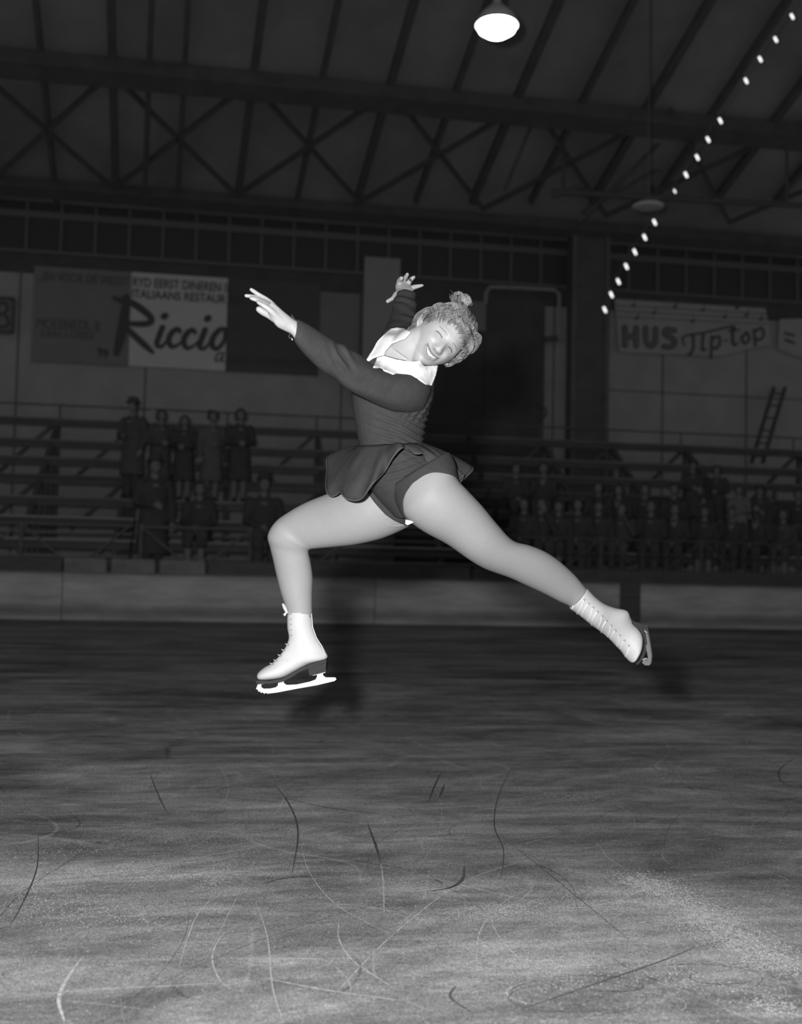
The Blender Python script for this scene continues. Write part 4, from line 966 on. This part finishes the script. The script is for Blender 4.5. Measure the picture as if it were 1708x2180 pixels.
# bracelets, ring, bow ends at the cuffs
br = MB(); P_ = [at_d(620+12*math.cos(a)*.35+3, 700+17*math.sin(a), 3.228-.03*math.cos(a)) for a in [2*math.pi*k/24 for k in range(25)]]
silver = mat('silver', .6, .25, metal=1.0); br.tube([at_d(*p) for p in ((617,712,3.215),(615,716,3.21),(617,720,3.21),(621,719,3.21))], .0022, 6); br.tube([at_d(*p) for p in ((630,684,3.23),(625,677,3.235),(621,671,3.24))], .0028, 6); br.build('cuff_tie', dress, root)
br = MB(); br.tube([at_d(622,722,3.205), at_d(622.4,723,3.205)], .0018, 8); br.build('cuff_button', fur, root)
rg_ = MB(); c = at_d(873.5, 597.5, 4.0); ax_ = (at_d(878,592,4.0)-at_d(870,602,4.0)).normalized(); a1 = ax_.orthogonal().normalized(); a2 = ax_.cross(a1)
rg_.tube([c+a1*.0105*math.cos(t)+a2*.0105*math.sin(t) for t in [2*math.pi*k/20 for k in range(21)]], .0022, 6, False); rg_.tube([c-FW*.012, c-FW*.016], .005, 8); rg_.build('ring', silver, root)
# ------------------------------------------------------------------ hair
hairm = mat('blond_hair', .26, .40, attr='tone', spec=.5)
HR = MB()
def scalp(th, ph, g=1.0):
    """point on the hair cap; th from the crown, ph round (0 = her left, -90 deg = face)"""
    x = math.sin(th)*math.cos(ph); y = math.sin(th)*math.sin(ph); z = math.cos(th)
    return Vector((x*.088*g, (y*.104 if y > 0 else y*.100)*g + .006, z*(.124 if z > 0 else .11)*g))
def covered(th, ph):
    q = scalp(th, ph); ax = abs(q.x)
    if q.y < -.035: return q.z > .060 + .10*max(0, .03-ax)*0 - .55*max(0, ax-.045)
    if q.y < .012: return q.z > .012
    if q.x < 0 and q.y < .040: return q.z > .028
    return q.z > (-.045 if q.x < 0 else -.005)
TONES_START = 0; cv = []; cf = []; NT, NPp = 60, 110; keep = {}
for j in range(1, NT):
    th = math.pi*.80*j/NT
    for i in range(NPp):
        ph = 2*math.pi*i/NPp; q = scalp(th, ph, .985+.02*noise.noise(Vector((math.cos(ph)*3, math.sin(ph)*3, th*4)))); cv.append(hl(*q)); keep[len(cv)-1] = covered(th, ph)
for j in range(NT-2):
    for i in range(NPp):
        f = (j*NPp+i, j*NPp+(i+1) % NPp, (j+1)*NPp+(i+1) % NPp, (j+1)*NPp+i)
        if all(keep[k] for k in f): cf.append(f)
cf.append(tuple(range(NPp)))
HR.add(cv, cf)
rnd = random.Random(11)
TONES = []
def shade(q, add=0.0):
    """tone of one strand: highlights and shade put into the colour as streaks"""
    t = .22 + .20*noise.noise(Vector(q)*32) + rnd.uniform(-.09, .13) + add
    TONES.append((len(HR.v), max(.05, min(.62, t))))
def flow(q): return noise.noise(Vector(q)*14), noise.noise(Vector(q)*14+Vector((7, 3, 1)))
def lock(th, ph, r, dth, lift, w):
    """one lock lying along the cap; neighbours follow the same wave"""
    q0 = scalp(th, ph); f1, f2 = flow(q0); pts = []; rad = []; n = 13
    for k in range(n):
        s = k/(n-1); t_ = th+dth*s; p_ = ph+(.35*f1)*s + .055*w*math.sin(5.5*s+5*f2+12*th)/max(.5, math.sin(t_))
        q = scalp(t_, p_); nn = Vector((q.x/.088**2, q.y/.1**2, q.z/.12**2)).normalized()
        q = q + nn*(lift*(.3+1.3*math.sin(math.pi*s)) - .004*s*s); pts.append(hl(*q)); rad.append(r*(1-.8*s**3)*(.35+.65*min(1, s*5)))
    HR.tube(pts, rad, 4, False); shade(q0)
cnt_ = 0
while cnt_ < 4200:
    th = rnd.uniform(.05, 2.1); ph = rnd.uniform(0, 6.2832)
    if not covered(th, ph): continue
    dth = rnd.uniform(.45, .85)
    if not covered(min(2.4, th+dth), ph): dth *= .30
    lock(th, ph, rnd.uniform(.0006, .0015), dth, rnd.uniform(-.002, .010), rnd.uniform(.4, 1.0)); cnt_ += 1
def curls(c, R, n, ax, span=2.6, r=(.0006, .0014)):
    """a full curl: locks bent over one another round the axis ax"""
    c = Vector(c); ax = Vector(ax).normalized(); u = ax.orthogonal().normalized(); v = ax.cross(u); S_ = Vector(R)
    for _ in range(int(n*3.2)):
        o_ = rnd.uniform(-.95, .95); a0 = rnd.uniform(0, 6.28); sc = rnd.uniform(.80, 1.10)*math.sqrt(max(.1, 1-o_*o_)); P = []; j1, j2 = rnd.gauss(0, .35), rnd.gauss(0, .35); o_ *= .8
        for k in range(10):
            a = a0 + span*k/9; d_ = ax*(o_+.12*math.sin(3*a)+j1*math.cos(a)+j2*math.sin(a)) + (u*math.cos(a)+v*math.sin(a))*sc
            P.append(hl(c.x+d_.x*S_.x, c.y+d_.y*S_.y, c.z+d_.z*S_.z))
        rr = rnd.uniform(*r); HR.tube(P, [rr*(1-.7*abs(k/9-.35)**1.5*1.5) for k in range(10)], 4, False); shade(c+Vector((0, 0, o_*R[2])), .05)
def blob(c, R):
    R_ = []
    for i in range(1, 10):
        a = math.pi*i/10; R_.append([hl(c[0]+R[0]*.92*math.sin(a)*math.cos(t), c[1]+R[1]*.92*math.sin(a)*math.sin(t), c[2]-R[2]*.92*math.cos(a)) for t in [2*math.pi*k/14 for k in range(14)]])
    HR.rings(R_); HR.mi[-1] = 0
for c, R, n, ax in (((-.080, .060, .006), (.017, .022, .036), 90, (0, 1, .3)), ((-.074, .022, .058), (.018, .030, .022), 80, (.2, 1, 0)), ((-.050, .0, .085), (.024, .034, .024), 80, (.5, 1, .2)), ((.080, -.012, .070), (.020, .030, .028), 110, (.2, 1, .1)), ((.066, -.03, .092), (.020, .028, .018), 70, (.6, 1, 0)),
                ((.088, .010, .040), (.014, .028, .030), 60, (0, 1, .4)), ((.080, .016, -.004), (.014, .026, .028), 60, (0, 1, .2)), ((-.030, .045, .122), (.034, .034, .018), 90, (1, .3, 0)), ((-.046, .05, .142), (.021, .022, .017), 90, (.9, .4, .1)), ((-.036, .05, .158), (.016, .016, .012), 50, (.9, .3, .2))):
    blob(c, R); curls(c, R, n, ax)
# fringe swept over the forehead, short at her right, full at her left
for k in range(380):
    x = rnd.uniform(-.040, .068); z0 = .096-.25*abs(x-.01)**1.1; L = rnd.uniform(.014, .030) if x < .02 else rnd.uniform(.028, .046)
    P = [hl(x+.014*s+.003*math.sin(4*s+x*60), -.080-.014*math.sin(2.4*s)+abs(x)*.35, z0-L*s-.004) for s in [j/7 for j in range(8)]]
    rr = rnd.uniform(.0006, .0014); HR.tube(P, [rr*(1-.75*(j/7)**2) for j in range(8)], 4, False); shade(Vector((x, -.08, z0)), -.04)
ho = HR.build('hair', hairm, root, True); ca = ho.data.color_attributes.new('tone', 'FLOAT_COLOR', 'POINT'); cols = []; last = 0
for end, t in TONES:
    n_ = end-last; big = n_ > 60
    if big: cols += [.10, .10, .10, 1]*(n_-44); n_ = 44     # cap and padding painted dark, as shade between the strands
    cols += [t, t, t, 1]*n_; last = end
cols += [.1, .1, .1, 1]*(len(HR.v)-last); ca.data.foreach_set('color', cols)
# ------------------------------------------------------------------ boots and blades
leather = mat('white_boot_leather', .66, .55, .05, 12, spec=.5, bump=.08, bscale=40); sole_m = mat('dark_sole', .05, .7, spec=.1); steel_b = mat('blade_painted_glint', .88, .3, metal=.35, spec=.8)  # the blade's white reflection is put into its base colour
lace_m = mat('white_laces', .86, .8); eyelet = mat('boot_eyelet', .25, .5)
def skate(rg, name):
    mb = MB(); sec(mb, rg, 5, 32); me = apply_remesh(mb, .003, 6, .5); off = wloc(root)
    for v in me.vertices: v.co -= off
    me.materials.append(leather); me.polygons.foreach_set('use_smooth', [True]*len(me.polygons)); o = bpy.data.objects.new(name, me); C.objects.link(o); o.parent = root; return o
s1 = skate([(a, b, c, d_, e_, f_+.002) for a, b, c, d_, e_, f_ in boot_rings()], 'ice_skate')
BR3 = [(a+(.9 if k < 3 else 0), b-(.9 if k < 3 else 0), c-(.9 if k < 3 else 0), d_+(.9 if k < 3 else 0), e_, f_+(.010 if k < 3 else .003)) for k, (a, b, c, d_, e_, f_) in enumerate(BR2)]
s2 = skate(BR3, 'ice_skate')
D1 = 3.54
def ext(pts, d, th, nm, m, par): b = MB(); b.poly([at_d(p[0], p[1], d) for p in pts], FW*th); return b.build(nm, m, par)
ext([(547,1445),(576,1446),(604,1441),(621,1432),(639,1420),(658,1413),(675,1408),(697,1402),(697,1407),(660,1419),(640,1427),(622,1439),(605,1447),(577,1452),(550,1452)], D1, .074, 'sole', sole_m, s1)
ext([(657,1412),(696,1402),(695.5,1427),(661,1436)], D1, .062, 'heel', sole_m, s1)
ext([(550,1454.5),(556.5,1455.5),(557,1463),(562,1466),(576,1465.5),(587.5,1463),(592,1459),(593,1450),(604,1448),(605.5,1455),(611,1458),(632,1457),(660,1451),(672,1446.5),(675,1441),(675.7,1433),(687,1430),(688.6,1438),(694,1442),(714,1442),(716.5,1446),(712.5,1449.5),
     (674.6,1458.5),(632,1466),(590,1474),(570,1476.5),(566,1474.5),(563,1477),(560,1473.5),(556,1475),(554,1471.5),(550,1472),(550,1468.5),(545.5,1466.5)], D1, .006, 'blade', steel_b, s1)
ext([(556,1451.5),(606,1446.5),(606,1449),(556,1454.5)], D1, .05, 'toe_plate', steel_b, s1); ext([(667,1433.5),(694,1427.5),(694,1430),(667,1436.5)], D1, .04, 'heel_plate', steel_b, s1)
tg = MB(); tg.tube([at_d(611,1302,3.53), at_d(606,1294,3.525), at_d(603,1287,3.52)], [.006, .0055, .004], 8); tg.build('tongue', leather, s1)
def eye(mb, px, py, d, r=.0018):
    c = at_d(px, py, d); mb.tube([c+RI*r*math.cos(t)+UU*r*math.sin(t) for t in [2*math.pi*k/10 for k in range(11)]], .0009, 5, False)
lc = MB(); ey = MB()
for k, (x, y) in enumerate(((618,1306),(618.5,1318),(618.5,1329),(619,1341),(619,1352),(612,1372),(604,1384),(596,1395),(587,1406),(579,1413))):
    z = 3.504 if k < 5 else 3.506; eye(ey, x+1, y, z); w = 7 if k < 5 else 5
    e_ = .5 if k < 5 else .9; lc.tube([at_d(x, y, z-.001), at_d(x-w*.45*e_*1.5, y-.3, 3.512), at_d(x-w*e_+.3, y-.6-(0 if k < 5 else 1.4), 3.535), at_d(x-w*.5*e_, y-.5-(0 if k < 5 else 1.4), 3.56)], .0015, 6)
lc.tube([at_d(*p) for p in ((612,1303,3.52),(607,1306,3.515),(604,1309,3.51),(606,1311,3.51),(609,1306,3.515))], .0026, 6)
lc.build('laces', lace_m, s1, True); ey.build('eyelets', eyelet, s1, True)
sm = MB()
sm.tube([at_d(663.5,1307,3.513), at_d(666,1335,3.515), at_d(674,1358,3.517), at_d(686,1376,3.519), at_d(693,1396,3.52)], .0012, 6); sm.build('back_seam', lace_m, s1, True)
# trailing skate: laces climb the face turned to the camera
lc = MB(); ey = MB()
A0, A1 = (1233, 1266), (1338, 1372); B0, B1 = (1219, 1297), (1330, 1400)
from mathutils.bvhtree import BVHTree
bv = BVHTree.FromPolygons([tuple(v.co+wloc(root)) for v in s2.data.vertices], [tuple(p.vertices) for p in s2.data.polygons])
def on2(px, py, lift=.0015):
    h = bv.ray_cast(CAM, ray(px, py).normalized()); return (h[0] + h[1]*lift) if h[0] else None
for k in range(12):
    t = k/11; a = (A0[0]+(A1[0]-A0[0])*t, A0[1]+(A1[1]-A0[1])*t-5*math.sin(math.pi*t)+4); b_ = (B0[0]+(B1[0]-B0[0])*t, B0[1]+(B1[1]-B0[1])*t)
    L_ = [on2(a[0]+(b_[0]-a[0])*s+4*s*(1-s)*4*(1 if k % 2 else -1)*.6, a[1]+(b_[1]-a[1])*s) for s in [j/8 for j in range(9)]]; L_ = [p for p in L_ if p]
    if len(L_) > 2: lc.tube(L_, .0022, 6)
    p = on2(a[0]+1.5, a[1]-1.5)
    if p: ey.tube([p+RI*.003*math.cos(q)+UU*.003*math.sin(q) for q in [2*math.pi*k_/10 for k_ in range(11)]], .0009, 5, False)

lc.build('laces', lace_m, s2, True); ey.build('eyelets', eyelet, s2, True)
ext([(1344,1318),(1352,1326),(1364,1338),(1370,1350),(1373,1366),(1371,1384),(1364,1400),(1354,1412),(1349,1411),(1358,1400),(1365,1385),(1368,1366),(1366,1351),(1356,1338),(1343,1326)], 3.853, .075, 'sole', sole_m, s2)
ext([(1350,1322),(1360,1325),(1374,1331),(1375,1343),(1368,1344),(1358,1335)], 3.872, .055, 'heel', sole_m, s2)
b = MB()
outer = [(1377,1331),(1380,1345),(1383,1360),(1386,1378),(1388.5,1396),(1387,1411),(1384,1416),(1375,1416),(1368,1410)]; inner = [(1373,1404),(1379,1406),(1381,1398),(1378,1384),(1376,1366),(1376,1350),(1374,1336)]
b.poly([at_d(p[0], p[1], 3.872-.0012*(p[1]-1330)) for p in outer+inner], FW*.01+RI*.006)
for p, q in (((1366,1404),(1377,1402)), ((1372,1380),(1380,1384)), ((1372,1342),(1377,1348))): b.bar(at_d(*p, 3.829), at_d(*q, 3.829), .010, .006)
b.build('blade', mat('shaded_blade', .5, .35, metal=.6), s2)  # same blade steel darker: shade put into the colour
